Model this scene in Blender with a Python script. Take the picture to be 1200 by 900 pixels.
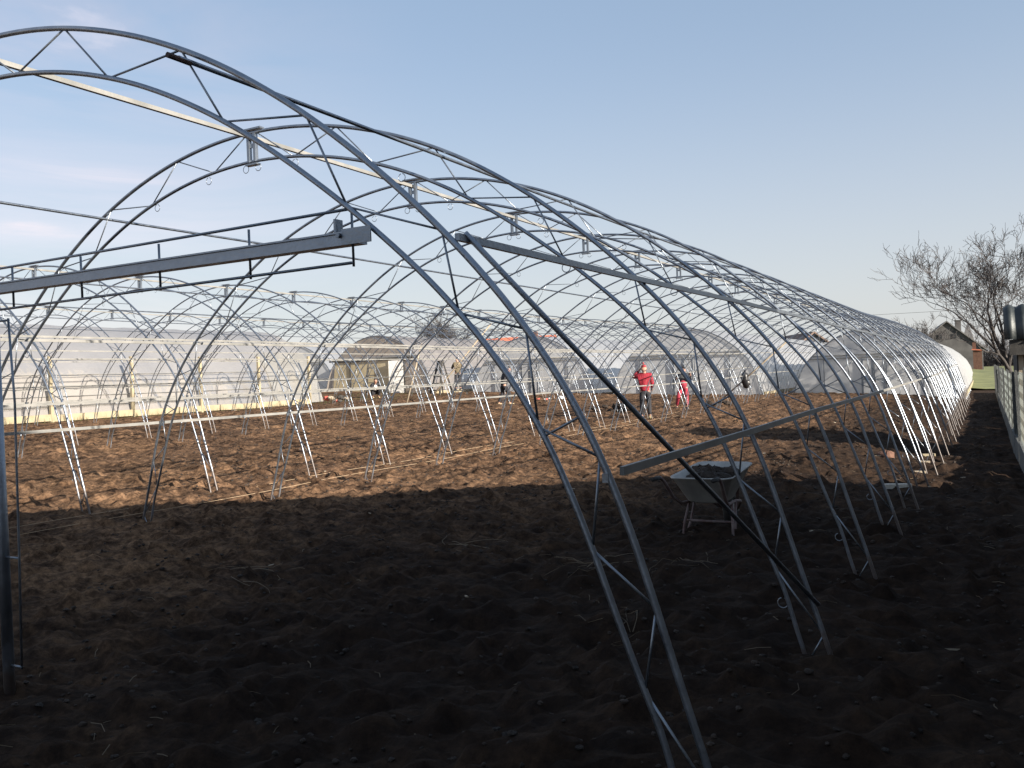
import bpy, math, random
import numpy as np
from mathutils import Vector, Matrix
random.seed(7)
sc = bpy.context.scene
for o in list(bpy.data.objects): bpy.data.objects.remove(o)
col = sc.collection
R = math.radians

# ------------------------------------------------------------------ camera
CAM_H = 1.677
yaw, pitch, roll = -.496, -.0055, -.041
cam = bpy.data.cameras.new('camera'); camo = bpy.data.objects.new('camera', cam); col.objects.link(camo)
F = Vector((math.sin(yaw)*math.cos(pitch), math.cos(yaw)*math.cos(pitch), math.sin(pitch)))
Rt = Vector((math.cos(yaw), -math.sin(yaw), 0)); Up = Rt.cross(F)
R2 = math.cos(roll)*Rt + math.sin(roll)*Up; U2 = math.cos(roll)*Up - math.sin(roll)*Rt
camo.matrix_world = Matrix(((R2.x, U2.x, -F.x, 0), (R2.y, U2.y, -F.y, 0), (R2.z, U2.z, -F.z, CAM_H), (0, 0, 0, 1)))
cam.sensor_width = 36; cam.lens = 1024.5/1200*36; cam.clip_start = .05; cam.clip_end = 4000
sc.camera = camo

# ------------------------------------------------------------------ sky, sun, exposure
SUN_EL = R(19.0)
SX, SY = 1.0, -.24                                  # horizontal direction towards the sun
SUN_AZ = math.atan2(SX, SY)                         # clockwise from +Y
w = bpy.data.worlds.new('World'); sc.world = w; w.use_nodes = True
nt = w.node_tree; nt.nodes.clear()
N = nt.nodes.new; L = nt.links.new
out = N('ShaderNodeOutputWorld'); bg = N('ShaderNodeBackground'); bg.inputs[1].default_value = .05
sky = N('ShaderNodeTexSky'); sky.sky_type = 'NISHITA'; sky.sun_disc = False
sky.sun_elevation = SUN_EL; sky.sun_rotation = SUN_AZ
sky.air_density = 1.0; sky.dust_density = 1.2; sky.ozone_density = 1.6; sky.altitude = 100
# thin high cloud and winter haze: a grey-lilac veil mixed into the sky
tc = N('ShaderNodeTexCoord'); sep = N('ShaderNodeSeparateXYZ'); L(tc.outputs['Generated'], sep.inputs[0])
mp = N('ShaderNodeMapping'); mp.inputs['Scale'].default_value = (1.3, 1.3, 7.5); mp.inputs['Location'].default_value = (3.1, 1.7, .4); L(tc.outputs['Generated'], mp.inputs[0])
nz = N('ShaderNodeTexNoise'); nz.inputs['Scale'].default_value = 1.7; nz.inputs['Detail'].default_value = 7; nz.inputs['Roughness'].default_value = .55
nz.inputs['Distortion'].default_value = .6
L(mp.outputs[0], nz.inputs['Vector'])
cr = N('ShaderNodeMapRange'); cr.inputs[1].default_value = .40; cr.inputs[2].default_value = .68; cr.inputs[3].default_value = 0; cr.inputs[4].default_value = .85
L(nz.outputs[0], cr.inputs[0])
hz = N('ShaderNodeMapRange'); hz.inputs[1].default_value = 0; hz.inputs[2].default_value = .42; hz.inputs[3].default_value = .72; hz.inputs[4].default_value = .42
hz.interpolation_type = 'SMOOTHSTEP'
L(sep.outputs[2], hz.inputs[0])
wm = N('ShaderNodeMapRange'); wm.interpolation_type = 'SMOOTHSTEP'; wm.inputs[1].default_value = -.50; wm.inputs[2].default_value = -.80; wm.inputs[3].default_value = 0; wm.inputs[4].default_value = 1; L(sep.outputs[0], wm.inputs[0])
cm = N('ShaderNodeMath'); cm.operation = 'MULTIPLY'; L(cr.outputs[0], cm.inputs[0]); L(wm.outputs[0], cm.inputs[1])
mx = N('ShaderNodeMath'); mx.operation = 'MAXIMUM'; L(cm.outputs[0], mx.inputs[0]); L(hz.outputs[0], mx.inputs[1])
mix = N('ShaderNodeMix'); mix.data_type = 'RGBA'
L(mx.outputs[0], mix.inputs['Factor']); L(sky.outputs[0], mix.inputs['A']); 
hc = N('ShaderNodeMapRange'); hc.interpolation_type = 'SMOOTHSTEP'; hc.inputs[1].default_value = .05; hc.inputs[2].default_value = .42; L(sep.outputs[2], hc.inputs[0])
vm = N('ShaderNodeMix'); vm.data_type = 'RGBA'; L(hc.outputs[0], vm.inputs['Factor']); vm.inputs['A'].default_value = (5.55, 5.6, 5.85, 1); vm.inputs['B'].default_value = (4.1, 5.25, 6.9, 1)
cw = N('ShaderNodeMix'); cw.data_type = 'RGBA'; L(cm.outputs[0], cw.inputs['Factor']); L(vm.outputs['Result'], cw.inputs['A']); cw.inputs['B'].default_value = (7.6, 6.75, 7.1, 1)
L(cw.outputs['Result'], mix.inputs['B'])
L(mix.outputs['Result'], bg.inputs[0]); L(bg.outputs[0], out.inputs[0])
sl = bpy.data.lights.new('sun', 'SUN'); sl.energy = 5.0; sl.angle = R(.53); sl.color = (1, .90, .77)
so = bpy.data.objects.new('sun', sl); col.objects.link(so)
sd = Vector((SX, SY, math.tan(SUN_EL)*math.hypot(SX, SY)))
so.rotation_euler = sd.to_track_quat('Z', 'Y').to_euler(); so.location = (20, -20, 30)
sc.view_settings.view_transform = 'Standard'; sc.view_settings.look = 'None'
sc.view_settings.exposure = 1.47; sc.view_settings.gamma = 1
sc.cycles.max_bounces = 8; sc.cycles.transparent_max_bounces = 24

# ------------------------------------------------------------------ helpers
def tag(o, label=None, cat=None, group=None, kind=None):
    if label: o['label'] = label
    if cat: o['category'] = cat
    if group: o['group'] = group
    if kind: o['kind'] = kind
    return o
def empty(name, loc=(0, 0, 0), rz=0, label=None, cat=None, group=None):
    o = bpy.data.objects.new(name, None); col.objects.link(o); o.location = loc; o.rotation_euler = (0, 0, rz)
    o.empty_display_size = .2
    return tag(o, label, cat, group)
def link(name, me, parent=None, loc=None):
    o = bpy.data.objects.new(name, me); col.objects.link(o)
    if parent: o.parent = parent
    if loc: o.location = loc
    return o
def copy_tree(o, parent=None):
    c = o.copy(); col.objects.link(c)
    if parent: c.parent = parent
    for ch in o.children: copy_tree(ch, c)
    return c

class MB:
    """collects shapes and links them as one mesh object"""
    def __init__(s): s.v = []; s.f = []
    def add(s, vs, fs):
        n = len(s.v); s.v += [tuple(v) for v in vs]; s.f += [tuple(i+n for i in f) for f in fs]; return s
    def box(s, c, d, rz=0, rx=0, ry=0, bev=0):
        M = Matrix.Translation(c) @ Matrix.Rotation(rz, 4, 'Z') @ Matrix.Rotation(ry, 4, 'Y') @ Matrix.Rotation(rx, 4, 'X')
        a, b, e = d[0]/2, d[1]/2, d[2]/2
        vs = [M @ Vector((x, y, z)) for x in (-a, a) for y in (-b, b) for z in (-e, e)]
        return s.add(vs, [(0, 1, 3, 2), (4, 6, 7, 5), (0, 4, 5, 1), (2, 3, 7, 6), (0, 2, 6, 4), (1, 5, 7, 3)])
    def tube(s, pts, r, seg=8, cap=True, r2=None):
        pts = [Vector(p) for p in pts]; n = len(pts); base = len(s.v)
        up = None
        for i, p in enumerate(pts):
            t = (pts[min(i+1, n-1)] - pts[max(i-1, 0)]).normalized()
            if up is None: up = Vector((0, 0, 1)) if abs(t.z) < .9 else Vector((0, 1, 0))
            a = t.cross(up).normalized(); b = a.cross(t).normalized(); up = b
            rr = r[i] if isinstance(r, (list, tuple)) else r
            for k in range(seg):
                an = 2*math.pi*k/seg; q = p + a*math.cos(an)*rr + b*math.sin(an)*rr
                s.v.append((q.x, q.y, q.z))
        for i in range(n-1):
            for k in range(seg):
                k2 = (k+1) % seg
                s.f.append((base+i*seg+k, base+i*seg+k2, base+(i+1)*seg+k2, base+(i+1)*seg+k))
        if cap:
            s.f.append(tuple(base+k for k in range(seg))[::-1]); s.f.append(tuple(base+(n-1)*seg+k for k in range(seg)))
        return s
    def bar(s, a, b, w_, h_, up=(0, 0, 1)):
        a, b = Vector(a), Vector(b); t = (b-a).normalized(); u = Vector(up)
        x = t.cross(u).normalized(); z = x.cross(t)
        vs = [p + x*i*w_/2 + z*j*h_/2 for p in (a, b) for i, j in ((-1, -1), (1, -1), (1, 1), (-1, 1))]
        return s.add(vs, [(3, 2, 1, 0), (4, 5, 6, 7), (0, 1, 5, 4), (1, 2, 6, 5), (2, 3, 7, 6), (3, 0, 4, 7)])
    def blob(s, c, r, nu=10, nv=7, jit=0, rnd=random):
        vs = []; fs = []
        for j in range(nv+1):
            th = math.pi*j/nv
            for i in range(nu):
                ph = 2*math.pi*i/nu; k = 1+rnd.uniform(-jit, jit)
                vs.append((c[0]+r[0]*k*math.sin(th)*math.cos(ph), c[1]+r[1]*k*math.sin(th)*math.sin(ph), c[2]+r[2]*k*math.cos(th)))
        for j in range(nv):
            for i in range(nu): fs.append((j*nu+i, (j+1)*nu+i, (j+1)*nu+(i+1) % nu, j*nu+(i+1) % nu))
        return s.add(vs, fs)
    def mesh(s, name, mat, smooth=False):
        me = bpy.data.meshes.new(name); me.from_pydata(s.v, [], s.f)
        if mat: me.materials.append(mat)
        if smooth: me.shade_smooth()
        me.update(); return me
    def build(s, name, mat, parent=None, smooth=False, loc=None):
        return link(name, s.mesh(name, mat, smooth), parent, loc)

# ------------------------------------------------------------------ materials
def mat(name, c, rough=.6, metal=0, c2=None, ns=6, bump=0, bs=40, spec=.5, det=6, coord='Object', lo=.35, hi=.68):
    m = bpy.data.materials.new(name); m.use_nodes = True; t = m.node_tree; b = t.nodes['Principled BSDF']
    b.inputs['Base Color'].default_value = (*c, 1); b.inputs['Roughness'].default_value = rough; b.inputs['Metallic'].default_value = metal
    b.inputs['Specular IOR Level'].default_value = spec
    tcn = t.nodes.new('ShaderNodeTexCoord')
    if c2:
        n = t.nodes.new('ShaderNodeTexNoise'); n.inputs['Scale'].default_value = ns; n.inputs['Detail'].default_value = det
        t.links.new(tcn.outputs[coord], n.inputs['Vector'])
        r = t.nodes.new('ShaderNodeValToRGB'); r.color_ramp.elements[0].position = lo; r.color_ramp.elements[1].position = hi
        r.color_ramp.elements[0].color = (*c, 1); r.color_ramp.elements[1].color = (*c2, 1)
        t.links.new(n.outputs[0], r.inputs[0]); t.links.new(r.outputs[0], b.inputs['Base Color'])
        mr = t.nodes.new('ShaderNodeMapRange'); mr.inputs[3].default_value = max(0, rough-.1); mr.inputs[4].default_value = min(1, rough+.12)
        t.links.new(n.outputs[0], mr.inputs[0]); t.links.new(mr.outputs[0], b.inputs['Roughness'])
    if bump:
        n2 = t.nodes.new('ShaderNodeTexNoise'); n2.inputs['Scale'].default_value = bs; n2.inputs['Detail'].default_value = 5
        t.links.new(tcn.outputs[coord], n2.inputs['Vector'])
        bp = t.nodes.new('ShaderNodeBump'); bp.inputs['Strength'].default_value = bump; bp.inputs['Distance'].default_value = .02
        t.links.new(n2.outputs[0], bp.inputs['Height']); t.links.new(bp.outputs[0], b.inputs['Normal'])
    return m
M = {}
M['galv'] = mat('galvanised_steel', (.22, .25, .295), .40, .95, (.31, .345, .39), 14, .1, 60, lo=.3, hi=.75)
M['galv_dull'] = mat('weathered_galvanised_steel', (.19, .215, .25), .38, .85, (.27, .30, .335), 9, .12, 60)
M['rail'] = mat('rolled_zinc_profile', (.19, .19, .18), .5, .3, (.27, .265, .25), 5, .1, 40)
M['rust'] = mat('rusty_tube_end', (.05, .03, .028), .8, .1, (.10, .06, .05), 20, .3, 90)
M['timber'] = mat('pale_raw_timber', (.24, .19, .13), .8, 0, (.34, .29, .22), 5, .3, 50)
M['oldwood'] = mat('weathered_dark_wood', (.025, .023, .021), .85, 0, (.055, .051, .046), 7, .4, 60)
M['concrete'] = mat('pale_concrete', (.36, .34, .30), .9, 0, (.52, .49, .42), 3, .4, 70)
M['fence_post'] = mat('grey_concrete_post', (.06, .065, .065), .9, 0, (.12, .125, .12), 5, .4, 70)
M['wire'] = mat('zinc_wire', (.10, .115, .11), .8, 0, (.16, .18, .17), 8, spec=.2)
M['tin'] = mat('grey_corrugated_metal', (.02, .026, .028), .45, .3, (.06, .068, .068), 3, .2, 30)
M['plaster'] = mat('old_grey_plaster', (.055, .054, .054), .92, 0, (.10, .098, .096), .8, .35, 12)
M['wall'] = mat('weathered_lime_plaster', (.34, .31, .27), .92, 0, (.48, .44, .38), .7, .35, 14)
M['slate'] = mat('grey_roof_tile', (.10, .10, .105), .8, 0, (.17, .165, .16), 2, .4, 20)
M['red_tile'] = mat('red_clay_tile', (.42, .12, .07), .8, 0, (.55, .19, .11), 2, .4, 20)
M['brick'] = mat('orange_brick', (.09, .042, .028), .9, 0, (.14, .075, .05), 6, .5, 40)
M['brown_roof'] = mat('brown_roof', (.13, .09, .07), .9, 0, (.22, .16, .13), 2, .4, 20)
M['glass_dark'] = mat('dark_window', (.02, .022, .025), .15)
M['bark'] = mat('winter_bark', (.035, .031, .030), .95, 0, (.065, .058, .054), 4, .5, 30)
M['twig'] = mat('winter_twigs', (.04, .034, .033), .95, 0, (.065, .057, .055), 3)
M['cord'] = mat('straw_coloured_cord', (.30, .22, .14), .9, 0, (.40, .30, .20), 9)
M['rubber'] = mat('black_rubber', (.02, .02, .02), .8, 0, (.035, .033, .03), 12)
M['barrow'] = mat('scuffed_grey_barrow_steel', (.29, .29, .275), .7, .1, (.42, .41, .385), 7, .25, 60)
M['barrow_red'] = mat('dusty_red_frame_paint', (.12, .07, .065), .8, 0, (.20, .16, .15), 14, .2, 60)
M['bag'] = mat('black_plastic_bag', (.012, .012, .014), .35, 0, (.022, .022, .024), 9, .6, 18)
M['white'] = mat('white_plastic', (.50, .49, .46), .5, 0, (.60, .59, .56), 7)
M['cream'] = mat('cream_board', (.23, .19, .12), .85, 0, (.32, .28, .19), 2.5, .25, 30)
M['redcloth'] = mat('crimson_padded_cloth', (.19, .004, .014), .75, 0, (.27, .010, .026), 9, .7, 26)
M['redcloth2'] = mat('faded_crimson_cloth', (.22, .012, .03), .85, 0, (.32, .04, .06), 7, .6, 24)
M['pinkred'] = mat('red_knit', (.28, .02, .03), .9, 0, (.36, .07, .08), 40, .6, 90)
M['darkcloth'] = mat('black_cloth', (.014, .014, .018), .9, 0, (.028, .028, .034), 9, .6, 24)
M['greycloth'] = mat('charcoal_cloth', (.05, .055, .06), .9, 0, (.10, .105, .11), 9, .6, 24)
M['olive'] = mat('khaki_cloth', (.085, .068, .042), .9, 0, (.13, .107, .07), 9, .6, 24)
M['whitecloth'] = mat('white_cloth', (.62, .60, .58), .9, 0, (.74, .72, .70), 9, .5, 24)
M['skin'] = mat('skin', (.30, .165, .115), .6, 0, (.34, .195, .14), 9)
M['hair'] = mat('dark_hair', (.02, .016, .013), .7, 0, (.04, .03, .025), 30, .4, 120)
M['boots'] = mat('muddy_pale_boots', (.26, .21, .11), .8, 0, (.40, .33, .19), 8, .3, 60)
M['straw'] = mat('dry_straw', (.10, .075, .05), .95, 0, (.21, .165, .11), 3, coord='Generated')
M['clod'] = mat('dark_soil_clod', (.012, .009, .007), .98, 0, (.038, .026, .019), 5, .8, 30)
M['redpl'] = mat('faded_red_plastic', (.5, .08, .06), .6, 0, (.6, .16, .12), 8)

def muddy(m):
    t = m.node_tree; b = t.nodes['Principled BSDF']; A = t.nodes.new; K = t.links.new
    src = b.inputs['Base Color'].links[0].from_socket; t.links.remove(b.inputs['Base Color'].links[0])
    c = A('ShaderNodeTexCoord'); sp = A('ShaderNodeSeparateXYZ'); K(c.outputs['Object'], sp.inputs[0])
    n = A('ShaderNodeTexNoise'); n.inputs['Scale'].default_value = 9; K(c.outputs['Object'], n.inputs['Vector'])
    ad = A('ShaderNodeMath'); ad.operation = 'MULTIPLY_ADD'; K(n.outputs[0], ad.inputs[0]); ad.inputs[1].default_value = -.5; K(sp.outputs[2], ad.inputs[2])
    mr = A('ShaderNodeMapRange'); mr.inputs[1].default_value = -.14; mr.inputs[2].default_value = .06; mr.inputs[3].default_value = .85; mr.inputs[4].default_value = 0; K(ad.outputs[0], mr.inputs[0])
    mx_ = A('ShaderNodeMix'); mx_.data_type = 'RGBA'; K(mr.outputs[0], mx_.inputs['Factor']); K(src, mx_.inputs['A']); mx_.inputs['B'].default_value = (.07, .045, .03, 1); K(mx_.outputs['Result'], b.inputs['Base Color'])
    mt = A('ShaderNodeMapRange'); mt.inputs[1].default_value = 0; mt.inputs[2].default_value = .85; mt.inputs[3].default_value = b.inputs['Metallic'].default_value; mt.inputs[4].default_value = 0; K(mr.outputs[0], mt.inputs[0]); K(mt.outputs[0], b.inputs['Metallic'])
muddy(M['galv'])

def film(name, c, trans=.25, tl=.45, c2=None, ns=.8, gloss=.14, bump_=.4):
    m = bpy.data.materials.new(name); m.use_nodes = True; t = m.node_tree; t.nodes.clear(); A = t.nodes.new; K = t.links.new
    o = A('ShaderNodeOutputMaterial'); tcn = A('ShaderNodeTexCoord')
    n = A('ShaderNodeTexNoise'); n.inputs['Scale'].default_value = ns; n.inputs['Detail'].default_value = 5; K(tcn.outputs['Object'], n.inputs['Vector'])
    r = A('ShaderNodeValToRGB'); r.color_ramp.elements[0].position = .35; r.color_ramp.elements[1].position = .7
    r.color_ramp.elements[0].color = (*c, 1); r.color_ramp.elements[1].color = (*(c2 or c), 1); K(n.outputs[0], r.inputs[0])
    n2 = A('ShaderNodeTexNoise'); n2.inputs['Scale'].default_value = 3.2; n2.inputs['Detail'].default_value = 3
    mp_ = A('ShaderNodeMapping'); mp_.inputs['Scale'].default_value = (1, 1, .35); K(tcn.outputs['Object'], mp_.inputs[0]); K(mp_.outputs[0], n2.inputs['Vector'])
    bp = A('ShaderNodeBump'); bp.inputs['Strength'].default_value = bump_; bp.inputs['Distance'].default_value = .06; K(n2.outputs[0], bp.inputs['Height'])
    d = A('ShaderNodeBsdfDiffuse'); K(r.outputs[0], d.inputs[0]); K(bp.outputs[0], d.inputs['Normal'])
    tr = A('ShaderNodeBsdfTranslucent'); K(r.outputs[0], tr.inputs[0]); K(bp.outputs[0], tr.inputs['Normal'])
    m1 = A('ShaderNodeMixShader'); m1.inputs[0].default_value = tl; K(d.outputs[0], m1.inputs[1]); K(tr.outputs[0], m1.inputs[2])
    tp = A('ShaderNodeBsdfTransparent'); m2 = A('ShaderNodeMixShader'); m2.inputs[0].default_value = trans; K(m1.outputs[0], m2.inputs[1]); K(tp.outputs[0], m2.inputs[2])
    g = A('ShaderNodeBsdfGlossy'); g.inputs['Roughness'].default_value = .28; K(bp.outputs[0], g.inputs['Normal'])
    fr = A('ShaderNodeFresnel'); fr.inputs['IOR'].default_value = 1.4; K(bp.outputs[0], fr.inputs['Normal'])
    ml = A('ShaderNodeMath'); ml.operation = 'MULTIPLY_ADD'; K(fr.outputs[0], ml.inputs[0]); ml.inputs[1].default_value = .35; ml.inputs[2].default_value = gloss*.15
    m3 = A('ShaderNodeMixShader'); K(ml.outputs[0], m3.inputs[0]); K(m2.outputs[0], m3.inputs[1]); K(g.outputs[0], m3.inputs[2])
    K(m3.outputs[0], o.inputs[0]); return m
M['film'] = film('milky_plastic_film', (.52, .525, .53), .14, .55, (.60, .605, .61))
M['film_end'] = film('milky_end_wall_film', (.60, .615, .63), .08, .5, (.67, .68, .69), .5, bump_=.15)
M['film_clear'] = film('thin_plastic_film', (.40, .385, .375), .22, .45, (.50, .475, .45), .5)
M['film_old'] = film('yellowed_plastic_film', (.60, .50, .30), .12, .5, (.74, .64, .43), 1.2)
M['film_cream'] = film('cream_folded_film', (.38, .355, .30), .1, .45, (.47, .44, .38), 1.2)
M['film_brown'] = film('dusty_brown_film', (.36, .31, .26), .2, .5, (.48, .42, .36), 1.2)

# soil
def soil():
    m = bpy.data.materials.new('tilled_soil'); m.use_nodes = True; t = m.node_tree; A = t.nodes.new; K = t.links.new
    b = t.nodes['Principled BSDF']; b.inputs['Roughness'].default_value = 1; b.inputs['Specular IOR Level'].default_value = .08
    g = A('ShaderNodeNewGeometry')
    def noise(s, d=6, rg=.6):
        n = A('ShaderNodeTexNoise'); n.inputs['Scale'].default_value = s; n.inputs['Detail'].default_value = d; n.inputs['Roughness'].default_value = rg
        K(g.outputs['Position'], n.inputs['Vector']); return n
    n1 = noise(.35, 4); n2 = noise(3.3, 8, .7); n3 = noise(15, 6, .75)
    r1 = A('ShaderNodeValToRGB'); e = r1.color_ramp.elements
    e[0].position = .34; e[0].color = (.026, .0155, .011, 1); e[1].position = .66; e[1].color = (.225, .14, .09, 1)
    K(n2.outputs[0], r1.inputs[0])
    r2 = A('ShaderNodeValToRGB'); e = r2.color_ramp.elements
    e[0].position = .35; e[0].color = (.68, .68, .69, 1); e[1].position = .65; e[1].color = (1.1, 1.08, 1.0, 1)
    K(n1.outputs[0], r2.inputs[0])
    mu = A('ShaderNodeMix'); mu.data_type = 'RGBA'; mu.blend_type = 'MULTIPLY'; mu.inputs['Factor'].default_value = 1
    K(r1.outputs[0], mu.inputs['A']); K(r2.outputs[0], mu.inputs['B'])
    r3 = A('ShaderNodeValToRGB'); e = r3.color_ramp.elements
    e[0].position = .40; e[0].color = (.32, .31, .31, 1); e[1].position = .60; e[1].color = (1.3, 1.27, 1.2, 1)
    K(n3.outputs[0], r3.inputs[0])
    mu2 = A('ShaderNodeMix'); mu2.data_type = 'RGBA'; mu2.blend_type = 'MULTIPLY'; mu2.inputs['Factor'].default_value = .85
    K(mu.outputs['Result'], mu2.inputs['A']); K(r3.outputs[0], mu2.inputs['B'])
    # trodden damp earth along the fence is darker, foreground shade is painted in; grass verge far behind
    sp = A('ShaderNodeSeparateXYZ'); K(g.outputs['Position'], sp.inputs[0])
    # (broad patch of shade painted into the near soil around the fence corner, ragged edge)
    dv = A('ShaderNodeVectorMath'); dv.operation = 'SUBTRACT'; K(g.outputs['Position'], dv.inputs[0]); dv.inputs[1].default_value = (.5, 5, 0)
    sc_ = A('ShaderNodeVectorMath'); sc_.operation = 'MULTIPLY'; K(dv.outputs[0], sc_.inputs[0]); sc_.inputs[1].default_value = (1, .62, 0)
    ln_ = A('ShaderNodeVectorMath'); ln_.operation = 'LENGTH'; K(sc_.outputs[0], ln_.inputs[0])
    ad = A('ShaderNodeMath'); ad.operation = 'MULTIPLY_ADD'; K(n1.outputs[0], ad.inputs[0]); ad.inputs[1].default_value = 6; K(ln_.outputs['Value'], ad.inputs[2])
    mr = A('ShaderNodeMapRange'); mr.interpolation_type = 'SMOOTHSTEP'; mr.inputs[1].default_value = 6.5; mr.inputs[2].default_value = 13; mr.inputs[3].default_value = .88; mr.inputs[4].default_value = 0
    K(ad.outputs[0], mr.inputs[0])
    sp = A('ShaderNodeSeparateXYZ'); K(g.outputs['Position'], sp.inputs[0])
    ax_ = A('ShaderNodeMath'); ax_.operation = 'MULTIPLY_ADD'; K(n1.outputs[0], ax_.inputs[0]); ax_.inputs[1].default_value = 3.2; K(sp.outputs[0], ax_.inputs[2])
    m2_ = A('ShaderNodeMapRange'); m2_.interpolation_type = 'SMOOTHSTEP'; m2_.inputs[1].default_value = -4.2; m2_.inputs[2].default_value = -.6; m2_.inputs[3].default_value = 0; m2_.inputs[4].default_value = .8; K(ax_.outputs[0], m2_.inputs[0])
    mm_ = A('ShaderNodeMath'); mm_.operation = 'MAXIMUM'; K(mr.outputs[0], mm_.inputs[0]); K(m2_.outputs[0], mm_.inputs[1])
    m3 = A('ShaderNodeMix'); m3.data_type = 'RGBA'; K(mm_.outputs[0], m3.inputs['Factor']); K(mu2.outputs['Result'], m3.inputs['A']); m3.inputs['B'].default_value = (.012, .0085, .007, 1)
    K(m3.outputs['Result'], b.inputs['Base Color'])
    bp = A('ShaderNodeBump'); bp.inputs['Strength'].default_value = .9; bp.inputs['Distance'].default_value = .03
    ad2 = A('ShaderNodeMath'); ad2.operation = 'MULTIPLY_ADD'; K(n3.outputs[0], ad2.inputs[0]); ad2.inputs[1].default_value = .6; K(n2.outputs[0], ad2.inputs[2])
    K(ad2.outputs[0], bp.inputs['Height']); K(bp.outputs[0], b.inputs['Normal'])
    return m
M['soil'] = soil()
M['grass'] = mat('winter_grass', (.085, .098, .03), .95, 0, (.15, .16, .055), .6, .8, 6)

# ------------------------------------------------------------------ ground
def sst(a): a = np.clip(a, 0, 1); return a*a*(3-2*a)
def gz(x, y):
    x = np.asarray(x, float); y = np.asarray(y, float)
    xc = np.clip(x, -34, .5); z = -.024*xc + .0005*(xc+4.6)**2
    z = z + 2*sst((xc+2.8)/2)*np.clip(.0735-.0245*(y/2-2.355), -.12, .1)
    z = z + .17*sst((y-25)/17)*sst((-2-xc)/3)
    return z
def H(x, y): return float(gz(x, y))
rs = np.random.RandomState(5)
_T = {}
def vnoise(x, y, s, seed):
    if seed not in _T: _T[seed] = np.random.RandomState(seed).rand(256, 256)
    T = _T[seed]
    x = x*s + 1000; y = y*s + 1000; xi = np.floor(x).astype(int); yi = np.floor(y).astype(int); fx = x-xi; fy = y-yi
    fx = fx*fx*(3-2*fx); fy = fy*fy*(3-2*fy)
    a = T[xi & 255, yi & 255]; b = T[(xi+1) & 255, yi & 255]; c = T[xi & 255, (yi+1) & 255]; d = T[(xi+1) & 255, (yi+1) & 255]
    return (a*(1-fx)+b*fx)*(1-fy) + (c*(1-fx)+d*fx)*fy - .5
def rough(x, y):
    far = 1-sst((y-44)/12)
    tilled = np.where(x > -26.5, 1, 0) * sst((.9-x)/.8) * far
    z = vnoise(x, y, .5, 1)*.08 + vnoise(x, y, 1.7, 2)*.05 + vnoise(x, y, 4.6, 3)*.035 + np.where(y < 28, vnoise(x, y, 9.5, 4)*.05, vnoise(x, y, 5.5, 4)*.04)
    n4 = vnoise(x, y, 6.3, 6); z = z + np.clip(n4-.15, 0, 1)*.22
    z = z + np.where(y < 17, vnoise(x, y, 14, 5)*.04 + np.sqrt(np.clip(vnoise(x, y, 7.7, 8), 0, 1))*.055 + np.where(y < 10.5, np.sqrt(np.clip(vnoise(x, y, 15, 9)-.06, 0, 1))*.035, 0), np.sqrt(np.clip(vnoise(x, y, 3.9, 8), 0, 1))*.03)
    return z*tilled
def axis(*segs):
    r = [segs[0][0]]
    for a, b, st in segs:
        n = max(1, int(round((b-a)/st))); r += list(np.linspace(a, b, n+1)[1:])
    return np.array(r)
xs = axis((-1500, -200, 130), (-200, -40, 16), (-40, -26, .5), (-26, -12, .13), (-12, 1, .052), (1, 10, .5), (10, 120, 11), (120, 1500, 138))
ys = axis((-600, -60, 60), (-60, -4, 4), (-4, 1, .25), (1, 10, .042), (10, 16, .062), (16, 28, .1), (28, 46, .16), (46, 70, 1), (70, 200, 6), (200, 2500, 115))
X, Y = np.meshgrid(xs, ys, indexing='ij')
Z = gz(X, Y) + rough(X, Y)
fr_ = np.random.RandomState(12)
def dent(cx_, cy_, a_, la, lb, dp):
    i0, i1 = np.searchsorted(xs, (cx_-.5, cx_+.5)); j0, j1 = np.searchsorted(ys, (cy_-.5, cy_+.5))
    if i1 <= i0 or j1 <= j0: return
    dx = X[i0:i1, j0:j1]-cx_; dy = Y[i0:i1, j0:j1]-cy_; u = (dx*math.cos(a_)+dy*math.sin(a_))/la; v = (-dx*math.sin(a_)+dy*math.cos(a_))/lb
    q = u*u+v*v; Z[i0:i1, j0:j1] += -dp*np.exp(-q**2) + dp*.45*np.exp(-(np.sqrt(q)-1.5)**2*5)
for (xa, ya), (xb, yb) in (((-.8, 1.5), (-2.3, 7.4)), ((-2.4, 7.0), (-6.5, 16.0)), ((-1.5, 3.5), (-7.5, 7.5)), ((-3.2, 3.2), (-11, 9.5)), ((-2.0, 9.0), (-2.4, 19.0)), ((-7.2, 9.5), (-9.3, 24))):
    ln = math.hypot(xb-xa, yb-ya); a_ = math.atan2(yb-ya, xb-xa); n = int(ln/.36)
    for k in range(n):
        t_ = k/n; wob = .25*math.sin(t_*5+xa); sd_ = .12*(1 if k % 2 else -1)
        dent(xa+(xb-xa)*t_-math.sin(a_)*(sd_+wob)+fr_.normal(0, .03), ya+(yb-ya)*t_+math.cos(a_)*(sd_+wob)+fr_.normal(0, .03), a_+fr_.normal(0, .2), .14, .06, .035)
for k in range(150):
    t_ = k/150; dent(-2.35+.5*math.sin(t_*4)-4.2*t_**2, 8.9+t_*9, 1.6, .08, .035, .022)
nx, ny = len(xs), len(ys)
me = bpy.data.meshes.new('ground')
V = np.stack([X, Y, Z], -1).reshape(-1, 3)
ii, jj = np.meshgrid(np.arange(nx-1), np.arange(ny-1), indexing='ij'); a = (ii*ny+jj).ravel()
Fq = np.stack([a, a+ny, a+ny+1, a+1], -1)
me.vertices.add(len(V)); me.vertices.foreach_set('co', V.ravel())
me.loops.add(Fq.size); me.loops.foreach_set('vertex_index', Fq.ravel().astype(np.int32))
me.polygons.add(len(Fq)); me.polygons.foreach_set('loop_start', np.arange(0, Fq.size, 4, dtype=np.int32))
me.update(calc_edges=True); me.shade_smooth(); me.materials.append(M['soil'])
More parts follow.
